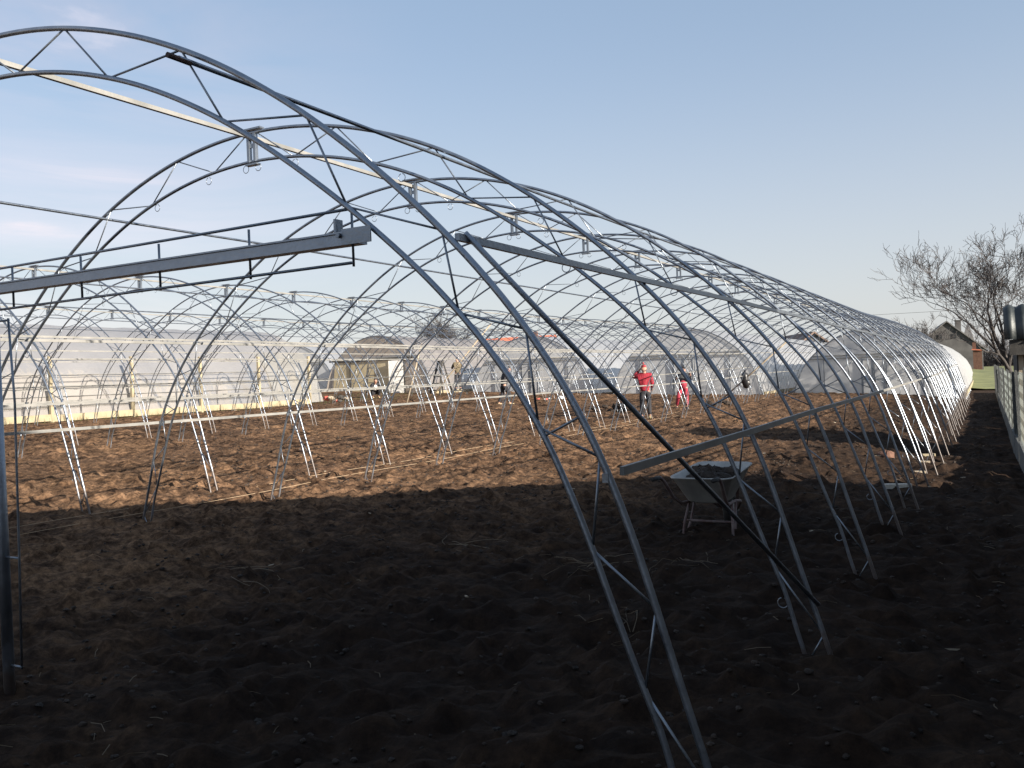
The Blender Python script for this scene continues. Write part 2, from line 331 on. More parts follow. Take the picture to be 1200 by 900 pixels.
tag(link('ground', me), kind='structure')
# grass verge beyond the tunnels
mb = MB(); gxs = np.linspace(-60, 30, 46); gys = np.linspace(62, 175, 30)
mb.add([(x, y, H(x, y)+.05+.55*float(sst((y-62)/30))+random.uniform(0, .12)) for x in gxs for y in gys],
       [(i*30+j, (i+1)*30+j, (i+1)*30+j+1, i*30+j+1) for i in range(45) for j in range(29)])
tag(mb.build('grass_field', M['grass'], smooth=True), kind='structure')

# ------------------------------------------------------------------ hoop profile (x, z), centre to foot
OUT = [(0.0, 3.424), (0.213, 3.418), (0.426, 3.398), (0.639, 3.365), (0.85, 3.319), (1.06, 3.26), (1.266, 3.19), (1.468, 3.108), (1.664, 3.016), (1.853, 2.914), (2.036, 2.802), (2.213, 2.683), (2.384, 2.555), (2.551, 2.419), (2.713, 2.276), (2.869, 2.125), (3.018, 1.967), (3.157, 1.8), (3.282, 1.624), (3.391, 1.44), (3.482, 1.247), (3.558, 1.048), (3.624, 0.842), (3.686, 0.634), (3.75, 0.425), (3.814, 0.219), (3.873, 0.015), (3.93, -0.189), (3.994, -0.4)]
INN = [(0.0, 3.216), (0.203, 3.209), (0.407, 3.191), (0.61, 3.159), (0.812, 3.116), (1.012, 3.06), (1.209, 2.993), (1.401, 2.914), (1.588, 2.825), (1.768, 2.728), (1.943, 2.622), (2.112, 2.509), (2.278, 2.389), (2.441, 2.264), (2.6, 2.132), (2.755, 1.994), (2.902, 1.847), (3.038, 1.691), (3.159, 1.526), (3.262, 1.35), (3.347, 1.166), (3.421, 0.976), (3.49, 0.782), (3.561, 0.587), (3.636, 0.393), (3.69, 0.198), (3.745, -0.0), (3.79, -0.203), (3.85, -0.4)]
def fine(P, k=3):
    r = []; n = len(P)
    for i in range(n-1):
        p0 = P[i-1] if i else (-P[1][0], P[1][1]); p1, p2 = P[i], P[i+1]; p3 = P[min(i+2, n-1)]
        for j in range(k):
            t_ = j/k; r.append(tuple(.5*(2*b_+(c_-a_)*t_+(2*a_-5*b_+4*c_-d_)*t_*t_+(3*b_-a_-3*c_+d_)*t_**3) for a_, b_, c_, d_ in zip(p0, p1, p2, p3)))
    return r+[P[-1]]
def full(P): return [(-x, z) for x, z in P[:0:-1]] + P
def on(P, x=None, z=None):
    xs_ = [p[0] for p in P]; zs_ = [p[1] for p in P]
    if x is not None: return (x, float(np.interp(x, xs_, zs_)))
    return (float(np.interp(-z, [-q for q in zs_], xs_)), z)
# web nodes down one side, alternating inner / outer
NOD = [('o', on(OUT, x=.04)), ('i', on(INN, x=.39)), ('o', on(OUT, x=.775)), ('i', on(INN, x=1.08)), ('o', on(OUT, x=1.56)), ('i', on(INN, x=1.80)),
       ('o', on(OUT, x=2.25)), ('i', on(INN, x=2.44)), ('o', on(OUT, x=2.87)), ('i', on(INN, x=2.93)), ('o', on(OUT, x=3.2)), ('i', on(INN, x=3.235)),
       ('o', on(OUT, x=3.46)), ('i', on(INN, z=.98)), ('o', on(OUT, z=.80)), ('i', on(INN, z=.52)), ('o', on(OUT, z=.18)), ('i', on(INN, z=.02))]
webs = []
for s in (-1, 1):
    for (k1, p), (k2, q) in zip(NOD, NOD[1:]):
        webs.append(((s*p[0], p[1]), (s*q[0], q[1])))
    p = on(INN, x=3.245); q = on(OUT, x=3.395); webs.append(((s*p[0], p[1]-.02), (s*q[0], q[1])))
def P3(p, y=0): return (p[0], y, p[1])
me_out = MB().tube([P3(p) for p in full(fine(OUT))], .0130, 10).mesh('outer_tube', M['galv'], True)
me_inn = MB().tube([P3(p) for p in full(fine(INN))], .0118, 10).mesh('inner_tube', M['galv'], True)
me_webs = [MB().tube([P3(a_), P3(b_)], .0048, 6).mesh('web_rod', M['galv_dull'], True) for a_, b_ in webs]
mbw = MB()
for a_, b_ in webs: mbw.tube([P3(a_), P3(b_)], .0048, 4, cap=False)
me_weball = mbw.mesh('web_rods', M['galv_dull'], True)
mb = MB()
for dx in (-.03, .03): mb.box((dx, 0, 3.315), (.022, .03, .205))
mb.box((0, 0, 3.447), (.20, .045, .012)); mb.box((0, 0, 3.193), (.11, .045, .012)); mb.box((0, 0, 3.33), (.05, .012, .03))
me_brk = mb.mesh('crown_bracket', M['galv_dull'])
def ring(cx, cz):
    pts = [(cx+.027*math.sin(t_), .0, cz-.031+.027*math.cos(t_)) for t_ in np.linspace(.25, 2*math.pi-.25, 13)]
    return MB().tube(pts, .0028, 4, cap=False).mesh('wire_eyelet', M['galv_dull'], True)
me_eye = []
for x in (-2.75, -1.02, -.45, -.07, .05, .40, 1.3, 2.45):
    p = on(INN, x=abs(x)); me_eye.append(ring(x, p[1]-.014))
p = on(INN, z=.36); me_eye.append(ring(p[0]-.02, p[1]))
me_spl = []
for s in (-1, 1):
    for Pf, zz in ((OUT, .60), (INN, .62)):
        a_, b_ = on(Pf, z=zz+.035), on(Pf, z=zz-.035)
        me_spl.append(MB().tube([P3((s*a_[0], a_[1])), P3((s*b_[0], b_[1]))], .0152, 8).mesh('splice_sleeve', M['galv_dull'], True))
ORD = ['first', 'second', 'third', 'fourth', 'fifth', 'sixth', 'seventh', 'eighth', 'ninth', 'tenth', 'eleventh', 'twelfth', 'thirteenth', 'fourteenth', 'fifteenth', 'sixteenth', 'seventeenth', 'eighteenth', 'nineteenth', 'twentieth', 'twenty-first', 'twenty-second', 'twenty-third']
Y1 = 2.71
ROWS = [('near', -4.603, 1, 22, 'the nearest row'), ('middle', -13.318, 1, 20, 'the middle row'), ('far', -22.0, 3, 20, 'the farthest bare row')]
for rname, cx, i0, i1, where in ROWS:
    for i in range(i0, i1+1):
        y = Y1+2*(i-1)
        if rname == 'near' and i == 1: lab = 'large galvanised hoop nearest the viewpoint, its crown rising to the top of the view'
        elif i == i1: lab = 'galvanised hoop at the far end of %s, before the plastic tunnels' % where
        else: lab = 'bare galvanised hoop, %s from the near end of %s' % (ORD[i-1], where)
        h_ = empty('greenhouse_hoop', (cx, y, H(cx, y)), 0, lab, 'hoop', 'bare greenhouse hoops of ' + where)
        jit = random.Random(i*7+int(-cx)); h_.rotation_euler = (jit.uniform(-.006, .006), jit.uniform(-.004, .004), jit.uniform(-.006, .006)) if i > 2 or cx < -5 else (0, 0, 0)
        link('outer_tube', me_out, h_); link('inner_tube', me_inn, h_); link('crown_bracket', me_brk, h_)
        if (rname == 'near' and i <= 12) or (rname == 'middle' and i <= 8):
            for m_ in me_webs: link('web_rod', m_, h_)
            if not (rname == 'near' and i == 1):
                for m_ in me_eye: link('wire_eyelet', m_, h_)
            if rname == 'middle':
                for m_ in me_spl: link('splice_sleeve', m_, h_)
        else:
            tag(link('web_rods', me_weball, h_), kind='stuff')

# ------------------------------------------------------------------ purlins and rails
def runner(name, cx, x, z, y0, y1, shape, m, label, cat, group=None, sag=.006):
    mb = MB(); n = int((y1-y0)/2)+1; pts = []
    rnd = random.Random(int((cx+x)*100)+n)
    for k in range(n+1):
        y = y0+(y1-y0)*k/n; pts.append((cx+x, y, H(cx, y)+z+rnd.uniform(-sag, sag)))
    if shape == 'tube': mb.tube(pts, .0112, 8)
    else:
        wd, hg = shape; sx = 1 if x >= 0 else -1
        ang = math.atan2(1, .55)*sx if abs(x) > 1 else 0
        for p, q in zip(pts, pts[1:]):
            mb.bar(p, q, wd, hg)
    o = mb.build(name, m, smooth=(shape == 'tube'))
    tag(o, label, cat, group); return o
def clips(o_parent, cx, x, z, i0, i1):
    mb_ = MB().box((0, 0, 0), (.022, .034, .030)); me_ = mb_.mesh('clip', M['galv_dull'])
    for i in range(i0, i1+1):
        y = Y1+2*(i-1); link('clip', me_, o_parent, (cx+x, y+.0, H(cx, y)+z-.02))
RN = {'near': ('of the nearest row', 2.35, 44.8), 'middle': ('of the middle row', 1.9, 42.0), 'far': ('of the farthest bare row', 6.0, 42.5)}
for rname, cx, i0, i1, where in ROWS:
    wtxt, ya, yb = RN[rname]
    o = runner('ridge_purlin', cx, 0, 3.385, ya-1.2, yb, (.027, .027), M['rail'], 'pale square ridge purlin running under the hoop crowns ' + wtxt, 'purlin')
    xo = 1.6; zo = on(OUT, x=xo)[1]
    o = runner('shoulder_purlin', cx, xo+.012, zo-.05, Y1-.06, yb, 'tube', M['galv'], 'round shoulder purlin on the right slope of the hoops ' + wtxt, 'purlin')
    if rname == 'near':
        yy = Y1-.10; zz = H(cx, yy)+zo-.05
        q = MB().tube([(cx+xo+.012, yy-.02, zz), (cx+xo+.012, yy+.10, zz)], .0128, 8).build('rusty_end', M['rust'], o); tag(q, 'rusty brown tube end')
    o = runner('shoulder_purlin', cx, -xo-.012, zo-.05, ya-1.2, yb, 'tube', M['galv'], 'round shoulder purlin on the left slope of the hoops ' + wtxt, 'purlin')
    for s, nm in ((1, 'right'), (-1, 'left')):
        q = on(OUT, x=2.905); o = runner('eaves_rail', cx, s*(q[0]+.03), q[1]+.005, Y1 if s > 0 else ya, yb, (.020, .027), M['galv_dull'] if (s > 0 and rname == 'near') else M['rail'], 'flat channel rail at eaves height along the %s side %s' % (nm, wtxt), 'rail')
        q = on(OUT, z=1.245); o = runner('side_rail', cx, s*(q[0]+.03), q[1], Y1+(.06 if s > 0 else -.7), yb, (.016, .030), M['rail'], 'low flat rail at hip height along the %s side %s' % (nm, wtxt), 'rail')
        clips(o, cx, s*q[0], q[1], max(i0, 1), min(i1, 10))

# end-frame parts of the first hoop of the near row
cx = -4.603; z0 = H(cx, Y1); t = empty('tie_beam', (cx, Y1, z0), 0, 'grey box-section tie beam with thin stiffening rods across the nearest hoop', 'beam')
MB().box((0, 0, 2.140), (5.02, .042, .034)).box((0, -.004, 2.117), (5.02, .056, .010)).box((0, -.004, 2.162), (5.02, .050, .007)).build('beam', M['galv'], t)
for s in (-1, 1):
    mb = MB().box((s*2.50, -.03, 2.143), (.14, .006, .062)); mb.tube([(s*2.42, -.045, 2.15), (s*2.42, .035, 2.15)], .010, 6); mb.box((s*2.39, 0, 2.19), (.010, .045, .06)); mb.build('end_plate', M['galv_dull'], t)
    for zz in (2.245, 2.035): MB().tube([(s*2.45, 0, zz+.01), (s*.02, 0, zz-.005)], .0065, 6).build('stiffening_rod', M['galv_dull'], t, True)
    for x in (.235, .78, 1.33, 1.885, 2.435): MB().tube([(s*x, .03, 2.245), (s*x, .03, 2.035)], .0055, 6).build('spacer_rod', M['galv_dull'], t, True)
t = empty('end_post', (cx, Y1, z0), 0, 'upright steel post standing in the soil under the middle of the nearest hoop', 'post')
MB().tube([(.018, .05, 2.10), (.022, .05, -.3)], .028, 12).build('post_tube', M['galv'], t, True)
MB().tube([(.15, .05, 1.99), (.175, .05, 1.55), (.155, .05, .75), (.135, .05, .16)], .006, 6).build('stiffening_rod', M['galv_dull'], t, True)
for zz in (1.98, .74, .17): MB().tube([(.03, .05, zz), (.155-.015*(zz < .3), .05, zz)], .006, 6).build('spacer_rod', M['galv_dull'], t, True)
q1 = (cx+2.905+.035, Y1+.05, z0+2.11)
tag(MB().tube([q1, (cx+3.80, Y1+2.02, H(cx, Y1+2)+.33)], .0115, 10).build('diagonal_brace', M['galv'], smooth=True), 'grey tube brace slanting from the nearest hoop down to the foot of the second hoop', 'brace')
yb = Y1+2*14
t = empty('brace_cross', (cx+3.5, yb, H(cx, yb)), 0, 'dark crossed brace between two right-hand hoop legs far down the nearest row', 'brace')
for a_, b_ in (((.0, -.1, 1.42), (.32, 1.9, .35)), ((.30, -.1, .35), (.02, 1.9, 1.42))): MB().tube([a_, b_], .02, 6).build('brace_tube', M['galv_dull'], t, True)

# cords pegged along the gap between the near and middle rows
for x, dz, txt in ((-8.83, .05, 'straw-coloured cord stretched low along the left feet of the nearest row'), (-9.42, .03, 'straw-coloured cord stretched on the soil along the right feet of the middle row')):
    pts = [(x+random.uniform(-.015, .015), y, H(x, y)+dz+.03*math.sin(y*1.3)*.4) for y in np.arange(5.5, 30, .8)]
    tag(MB().tube(pts, .0032, 5).build('string_line', M['cord'], smooth=True), txt, 'cord')

# ------------------------------------------------------------------ film-covered tunnels
def cover_mesh(y0, y1, z_of, scale=1.012, zmin=-.05, step=.5, sag=.014, xr=None):
    prof = [p for p in full(OUT) if p[1] > zmin]
    if xr: prof = [p for p in prof if xr[0] <= p[0] <= xr[1]]
    n = int((y1-y0)/step); mb = MB(); k = len(prof)
    for j in range(n+1):
        y = y0+(y1-y0)*j/n; ph = ((y-y0) % 2)/2
        for i, (x, z) in enumerate(prof):
            f = scale - sag*math.sin(math.pi*ph)**2 + .004*math.sin(i*1.7+y*2.3)
            mb.v.append((x*f, y-y0, z*f+z_of(y)))
    for j in range(n):
        for i in range(k-1): mb.f.append((j*k+i, (j+1)*k+i, (j+1)*k+i+1, j*k+i+1))
    return mb
def polytunnel(cx, y0, y1, zb, label, fm, em, kind=0):
    z_of = lambda y: 0
    t = empty('plastic_tunnel', (cx, y0, zb), 0, label, 'greenhouse', 'plastic covered tunnels at the far end of the field')
    cover_mesh(y0, y1, z_of).build('cover', fm, t, True)
    prof = [p for p in full(OUT) if p[1] >= 0]; prof = [(prof[0][0]-.02, -.1)] + prof + [(prof[-1][0]+.02, -.1)]
    if kind == 0:
        mb = MB(); mb.add([(x, .03, z) for x, z in prof], [tuple(range(len(prof)))]); mb.build('end_wall', em, t)
    # frame pieces that show on the end
    MB().tube([(x*1.004, -.02, z*1.004) for x, z in full(OUT)], .02, 6).build('end_hoop', M['galv_dull'], t, True)
    for zz in (2.02, 2.16):
        xw = on(OUT, z=zz)[0]; MB().box((0, -.015, zz), (2*xw-.06, .045, .05)).build('header_rail', M['rail'], t)
    if kind == 0:
        for x in (-2.3, -.55, .55, 2.3): MB().box((x, -.012, 1.0), (.045, .04, 2.0)).build('upright', M['galv_dull'], t)
        for s in (-1, 1):
            d = MB().box((s*.262, -.05, .98), (.50, .03, 1.92)).build('door', em, t)
            fr = MB()
            for xx in (.035, .49): fr.box((s*xx, -.072, .98), (.035, .02, 1.92))
            for zz in (.05, .95, 1.9): fr.box((s*.262, -.074, zz), (.42, .018, .035))
            fr.build('door_frame', M['galv_dull'], d)
        MB().box((.06, -.095, .92), (.03, .05, .22)).build('handle', M['rubber'], t)
        for s in (-1, 1): MB().tube([(s*.7, .0, 2.0), (s*3.3, .0, .25)], .011, 5).build('cross_brace', M['galv_dull'], t, True)
    me_rib = MB().tube([P3((x*.995, z*.995)) for x, z in full(OUT)], .019, 5).mesh('rib', M['galv_dull'], True)
    for k in range(1, int((y1-y0)/2)+1): link('rib', me_rib, t, (0, 2*k, 0))
    for s in (-1, 1):
        MB().box((s*(3.93), (y1-y0)/2, .06), (.05, y1-y0, .20)).build('ground_board', M['cream'], t)
    return t
z1 = H(-5, 45.5)-.02
polytunnel(-4.73, 45.6, 92, .02, 'milky plastic tunnel at the far right, in line behind the nearest hoops', M['film'], M['film_end'])
polytunnel(-13.25, 42.6, 84, .42, 'milky plastic tunnel behind the person in the red jacket', M['film'], M['film_end'])
polytunnel(-22.3, 43.4, 84, .58, 'milky plastic tunnel behind the person in black, below the red roof', M['film'], M['film_end'])
polytunnel(-39.6, 43.0, 80, 1.1, 'grey plastic tunnel seen in the gap between the long tunnel and the yellowed one', M['film'], M['film_end'])
t4 = polytunnel(-30.8, 40.6, 80, 1.05, 'yellowed plastic tunnel with open front and white door leaf behind the step ladders', M['film_brown'], M['film_old'], 1)
# its old patched front
mb = MB(); up = [p for p in full(OUT) if p[1] >= 2.2]; mb.add([(x, .02, z) for x, z in up], [tuple(range(len(up)))]); mb.build('gable_film', M['film_brown'], t4)
for x0, x1, m_, nm in ((-3.35, -1.9, 'film_old', 'front_panel'), (-1.88, 1.0, 'film_old', 'front_panel'), (1.95, 3.1, 'film_brown', 'front_panel')):
    mb = MB(); mb.add([(x0, .04, -.1), (x1, .04, -.1), (x1, .04, 2.0), (max(x0, -3.05), .04, 2.0)] if x0 < -3 else [(x0, .05, -.1), (x1+(.45 if x1 > 3 else 0), .05, -.1), (x1-(.25 if x1 > 3 else 0), .05, 2.0), (x0, .05, 2.0)], [(0, 1, 2, 3)]); mb.build(nm, M[m_], t4)
MB().box((1.48, -.12, .98), (.92, .04, 1.95), rz=.25).build('door', M['white'], t4)
for x in (-1.9, 1.0, 1.95): MB().box((x, -.0, 1.0), (.07, .07, 2.0)).build('upright', M['oldwood'], t4)
MB().box((-.4, -.06, 2.09), (6.0, .05, .10)).build('lintel', M['oldwood'], t4)

# long covered tunnel on the left
DX, DY0, DY1 = -30.75, -6.0, 31.2
zD = lambda y: H(-28, y)
t = empty('long_plastic_tunnel', (DX, DY0, 0), 0, 'long plastic tunnel with cream base boards closing the left side of the field', 'greenhouse')
cover_mesh(DY0, DY1, zD, zmin=1.95).build('roof_film', M['film_clear'], t, True)
cover_mesh(DY0, DY1, zD, zmin=-.05, xr=(2.9, 4)).build('side_film', M['film_clear'], t, True)
cover_mesh(DY0, DY1, zD, zmin=-.05, xr=(-4, -2.9)).build('side_film', M['film_old'], t, True)
prof = [p for p in full(OUT) if p[1] >= 0]; mb = MB(); mb.add([(x, DY1-DY0, z+zD(DY1)) for x, z in prof], [tuple(range(len(prof)))]); mb.build('end_wall', M['film_old'], t)
me_rib = MB().tube([P3((x*.995, z*.995)) for x, z in full(OUT)], .02, 6).mesh('rib', M['galv'], True)
for k in range(int((DY1-DY0)/2)+1): link('rib', me_rib, t, (0, 2*k+.3, zD(DY0+2*k)))
me_post = MB().box((0, 0, .95), (.10, .10, 2.3)).mesh('post', M['cream'])
for y in np.arange(2.4, 31, 3.1): link('post', me_post, t, (3.98, y-DY0, zD(y)))
for z, mm in ((.45, 'rail'), (.78, 'rail'), (1.12, 'rail'), (1.5, 'rail'), (2.03, 'rail')):
    q = on(OUT, z=z); pts = [(q[0]*1.012+.03, y-DY0, zD(y)+z) for y in np.arange(DY0, DY1, 2)]
    MB().tube(pts, .013, 6).build('tension_wire', M[mm], t, True)
me_bd = MB().box((0, 0, 0), (.05, 3.06, .22)).mesh('base_board', M['cream'])
q_ = [(x*1.02+.02, z) for x, z in OUT if -.05 < z < 2.4]
mb = MB(); k_ = len(q_)
for y in (28.2, 29.2, 30.2, 31.22): mb.v += [(x, y-DY0, zD(y)+z) for x, z in q_]
for j in range(3): mb.f += [(j*k_+i, (j+1)*k_+i, (j+1)*k_+i+1, j*k_+i+1) for i in range(k_-1)]
tag(mb.build('end_sheet', M['film_cream'], t, True), 'cream folded sheet at the end of the long tunnel')
for y in np.arange(.85, 30, 3.1): 
    b_ = link('base_board', me_bd, t, (3.99, y-DY0, zD(y)+.08)); b_.rotation_euler = (random.uniform(-.012, .012), 0, 0)

# ------------------------------------------------------------------ fence, shed, barn on the right
FX = .50
def chain(w_, h_, cell=.10):
    mb = MB(); n = int(w_/cell); r = .0014
    for k in range(n+1):
        pts = []; m_ = int(h_/cell*1)
        for j in range(m_+1):
            z = h_*j/m_; pts.append((.0035*(1 if j % 2 else -1), -w_/2+k*cell+(cell/2 if j % 2 else -cell/2)*.98, z))
        base = len(mb.v)
        for p in pts:
            for a_ in (0, 2.094, 4.189): mb.v.append((p[0]+r*math.cos(a_), p[1]+r*math.sin(a_), p[2]))
        for j in range(len(pts)-1):
            for a_ in range(3): mb.f.append((base+j*3+a_, base+j*3+(a_+1) % 3, base+(j+1)*3+(a_+1) % 3, base+(j+1)*3+a_))
    for z in (.02, h_/2, h_-.02): mb.tube([(0, -w_/2, z), (0, w_/2, z)], .0028, 4)
    return mb.mesh('wire_mesh', M['wire'])
me_mesh = chain(2.44, 1.18)
me_fp = MB().box((0, 0, .78), (.05, .075, 1.75)).box((0, 0, 1.67), (.036, .06, .035)).mesh('fence_post', M['fence_post'])
me_slab = MB().box((0, 0, 0), (.06, 2.36, .42)).mesh('concrete_slab', M['fence_post'])
t = empty('wire_fence', (FX, 12.2, 0), 0, 'wire mesh fence with grey concrete posts and low slabs along the right edge', 'fence')
for k in range(19):
    y = 12.2+2.5*k
    o = link('fence_post', me_fp, t, (0, y-12.2, H(FX, y)-.05)); o.rotation_euler = (random.uniform(-.02, .02), random.uniform(-.03, .02), 0)
    if k < 18:
        zb = H(FX, y+1.25)
        link('concrete_slab', me_slab, t, (random.uniform(-.01, .01), y+1.25-12.2, zb+.19)); link('wire_mesh', me_mesh, t, (0, y+1.25-12.2, zb+.40))
# shed
zs = H(FX, 19)
t = empty('tin_shed', (1.75, 19.8, zs), 0, 'small dark shed with a corrugated metal roof edge behind the fence', 'shed')
x0, x1, n = -1.42, 1.9, 72
vs = []
for i in range(n+1):
    x = x0+(x1-x0)*i/n; b_ = .03*math.cos(2*math.pi*(x-x0-.10)/.215)
    vs += [(x, -1.5-b_, 2.03-zs+.0), (x, -1.12-b_*.8, 2.60-zs+b_*.6), (x, -1.04-b_*.5, 2.66-zs+b_), (x, 1.6, 2.74-zs+b_)]
mb = MB().add(vs, [(i*4+j, (i+1)*4+j, (i+1)*4+j+1, i*4+j+1) for i in range(n) for j in range(3)])
ro = mb.build('corrugated_roof', M['tin'], t, True); md = ro.modifiers.new('s', 'SOLIDIFY'); md.thickness = .004
mb = MB(); mb.box((.28, .1, 1.25-zs), (3.0, 2.4, 2.5)); mb.build('wall', M['oldwood'], t)
for k in range(11): MB().box((-1.08+.26*k, -1.115, 1.0-zs), (.235, .02, 2.0)).build('plank', M['oldwood'], t)
MB().box((.26, -1.30, 1.88-zs), (3.2, .30, .28)).build('eaves_beam', M['oldwood'], t)
MB().box((-1.16, -1.22, .85-zs), (.08, .08, 1.8)).build('corner_post', M['timber'], t)
# barn whose gable throws the big shadow
t = empty('farm_building', (1.75, -1.0, 0), 0, 'long low-pitched farm building whose gable shades the near soil', 'building')
EZ, AZ, HW, LN = 2.02, 5.98, 12.55, 12.0
mb = MB(); ins = .25
vs = [(x, y, z) for x in (.12, LN) for y, z in ((-HW+ins, -.3), (HW-ins, -.3), (HW-ins, EZ-.02), (0, AZ-.14), (-HW+ins, EZ-.02))]
mb.add(vs, [(4, 3, 2, 1, 0), (5, 6, 7, 8, 9), (0, 1, 6, 5), (1, 2, 7, 6), (4, 0, 5, 9)]); mb.build('wall', M['wall'], t)
for s in (-1, 1):
    a_ = math.atan2(AZ-EZ, HW); ln = math.hypot(AZ-EZ, HW)
    mb = MB(); mb.box((LN/2, s*HW/2, (AZ+EZ)/2+.0), (LN+.25, ln, .10), rx=-s*a_); ro = mb.build('roof', M['slate'], t)
for y in (-7, -3.5, 1, 4.5):
    fr = MB().box((.10, y, 1.5), (.08, 1.1, 1.2)).build('window', M['oldwood'], t)
    for dy in (-.26, .26): MB().box((.06, y+dy, 1.5), (.02, .46, 1.04)).build('pane', M['glass_dark'], fr)

# ------------------------------------------------------------------ far houses
def gable_house(name, loc, rz, w_, l_, eave, apex, wm, rm, label, wins=(), chim=()):
    t = empty(name, loc, rz, label, 'house')
    a_, b_ = w_/2, l_
    mb = MB(); mb.add([(x, y, z) for y in (0, b_) for x, z in ((-a_, -.5), (a_, -.5), (a_, eave), (0, apex-.12), (-a_, eave))],
        [(0, 1, 2, 3, 4), (9, 8, 7, 6, 5), (1, 6, 7, 2), (0, 4, 9, 5)]); mb.build('wall', wm, t)
    ro = []
    for s in (-1, 1):
        an = math.atan2(apex-eave, a_); ln = math.hypot(apex-eave, a_)+.45
        c = (s*(math.cos(an)*ln/2), b_/2, apex-math.sin(an)*ln/2)
        ro.append(MB().box(c, (ln, b_+.5, .14), ry=s*an).build('roof', rm, t))
    for x, z, ww, hh in wins:
        f_ = MB().box((x, -.02, z), (ww+.12, .10, hh+.12)).build('window', M['plaster'], t); MB().box((x, -.075, z), (ww, .03, hh)).build('pane', M['glass_dark'], f_)
    for x, y, z0_, z1_, ww in chim:
        c = MB().box((x, y, (z0_+z1_)/2), (ww, ww, z1_-z0_)).box((x, y, z1_+.06), (ww+.16, ww+.16, .12)).build('chimney', M['plaster'], t)
    return t
gable_house('gabled_house', (-4.3, 130, 0), .10, 8.4, 12, 3.4, 7.0, M['plaster'], M['slate'], 'old grey gabled house with two attic openings behind the big plastic tunnel',
    ((-.8, 5.0, .45, .5), (.9, 5.0, .45, .5)), ((1.6, 3, 4.5, 7.1, .7),))
t = empty('brick_outhouse', (-.75, 126, 0), -.0, 'narrow orange brick outhouse with a small chimney right of the grey gabled house', 'outhouse')
MB().box((0, 0, 1.4), (1.0, 2.6, 3.0)).build('wall', M['brick'], t); MB().box((0, 0, 2.98), (1.25, 2.9, .14), ry=.1).build('roof', M['red_tile'], t); MB().box((-.35, 0, 3.5), (.4, .4, .95)).build('chimney', M['brick'], t)
t = empty('pointed_roof', (-1.9, 138, 0), 0, 'small dark pointed turret roof right of the grey house chimney', 'turret')
mb = MB(); mb.add([(-.9, -.9, 4.0), (.9, -.9, 4.0), (.9, .9, 4.0), (-.9, .9, 4.0), (0, 0, 7.2)], [(0, 1, 4), (1, 2, 4), (2, 3, 4), (3, 0, 4)]); mb.build('roof', M['slate'], t); MB().box((0, 0, 2), (1.5, 1.5, 4.0)).build('wall', M['plaster'], t)
# red roofed house, roof slope seen over the tunnels
t = empty('red_roofed_house', (-50.5, 92, .6), .15, 'house with an orange-red tiled roof and two chimneys behind the tunnels', 'house')
MB().box((0, 4, 1.9), (9.5, 7, 4.4)).build('wall', M['wall'], t)
for s in (-1, 1): MB().box((0, 4+s*2.0, 5.0), (10.4, 4.9, .15), rx=-s*.52).build('roof', M['red_tile'], t)
for x in (1.9, 2.7): MB().box((x, 3.6, 6.2), (.5, .5, 1.2)).build('chimney', M['brick'], t)
gable_house('brown_barn', (-13.9, 85, 0), .5, 5, 8, 3.0, 4.9, M['plaster'], M['brown_roof'], 'brown roofed outbuilding half hidden behind the farthest right tunnel')

# ------------------------------------------------------------------ bare trees
def bare_tree(loc, h_, spread, label, seed, r0=.2, lean=(0, 0), levels=6, nlimb=5, fork=.28, tw=.004, open_=False):
    rnd = random.Random(seed); trunk = MB(); crown = MB()
    t = empty('bare_tree', loc, 0, label, 'tree')
    def grow(p, d, ln, r, lv):
        n = 4 if lv < 4 else 3; pts = [p]; rr = [r]; dd = d.copy()
        for k in range(n):
            dd = (dd + Vector((rnd.gauss(0, 1), rnd.gauss(0, 1), rnd.gauss(0, .8)))*(.13+.03*lv) + Vector((0, 0, .05 if lv < 4 else .10))).normalized()
            pts.append(pts[-1]+dd*ln/n); rr.append(max(tw, r*(1-.45*(k+1)/n)))
        (trunk if lv <= 2 else crown).tube(pts, rr, 7 if lv <= 1 else (5 if lv <= 2 else 3), cap=False)
        if lv >= levels: return
        kids = nlimb if lv == 0 else ((rnd.choice((3, 3, 2, 4)) if lv < levels-1 else 3) if open_ else (rnd.choice((3, 4)) if lv < levels-1 else rnd.choice((3, 4, 5))))
        for k in range(kids):
            f_ = 1.0 if k == 0 else rnd.uniform(.30 if lv else .75, .95)
            idx = min(n-1, int(f_*n)); fr = f_*n-idx
            q = pts[idx].lerp(pts[min(n, idx+1)], min(1, fr))
            ax = Vector((rnd.gauss(0, 1), rnd.gauss(0, 1), rnd.gauss(0, 1))); ax = ax - dd*ax.dot(dd); ax.normalize()
            sp = rnd.uniform(.35, .95)*spread if k else rnd.uniform(.1, .4)*spread
            nd = (dd*math.cos(sp)+ax*math.sin(sp)).normalized()
            if nd.z < (.12 if open_ and lv < 3 else -.15): nd.z = abs(nd.z)*.5+.12; nd.normalize()
            grow(q, nd, ln*rnd.uniform(.58, .82)*(1 if lv else 1.15), max(tw, rr[idx]*(.72 if k == 0 else .55)), lv+1)
    grow(Vector((0, 0, -.2)), Vector((lean[0], lean[1], 1)).normalized(), h_*fork, r0, 0)
    trunk.build('trunk', M['bark'], t, True); crown.build('crown', M['twig'], t)
    return t
bare_tree((1.35, 45, -.55), 10.6, .95, 'large bare tree with open spreading limbs behind the shed at the right edge', 202, .21, (-.18, 0), 7, 6, .26, .0075, True)
bare_tree((-5.4, 92, .3), 6.4, 1.0, 'small bare tree left of the grey gabled house', 4, .14, (-.1, 0), 5, 5, .3, .014)
bare_tree((-45.7, 70, .6), 8.6, .9, 'tall rounded bare tree behind the yellowed tunnel, right of the leaning timber poles', 21, .2, (0, 0), 6, 6, .3, .012)
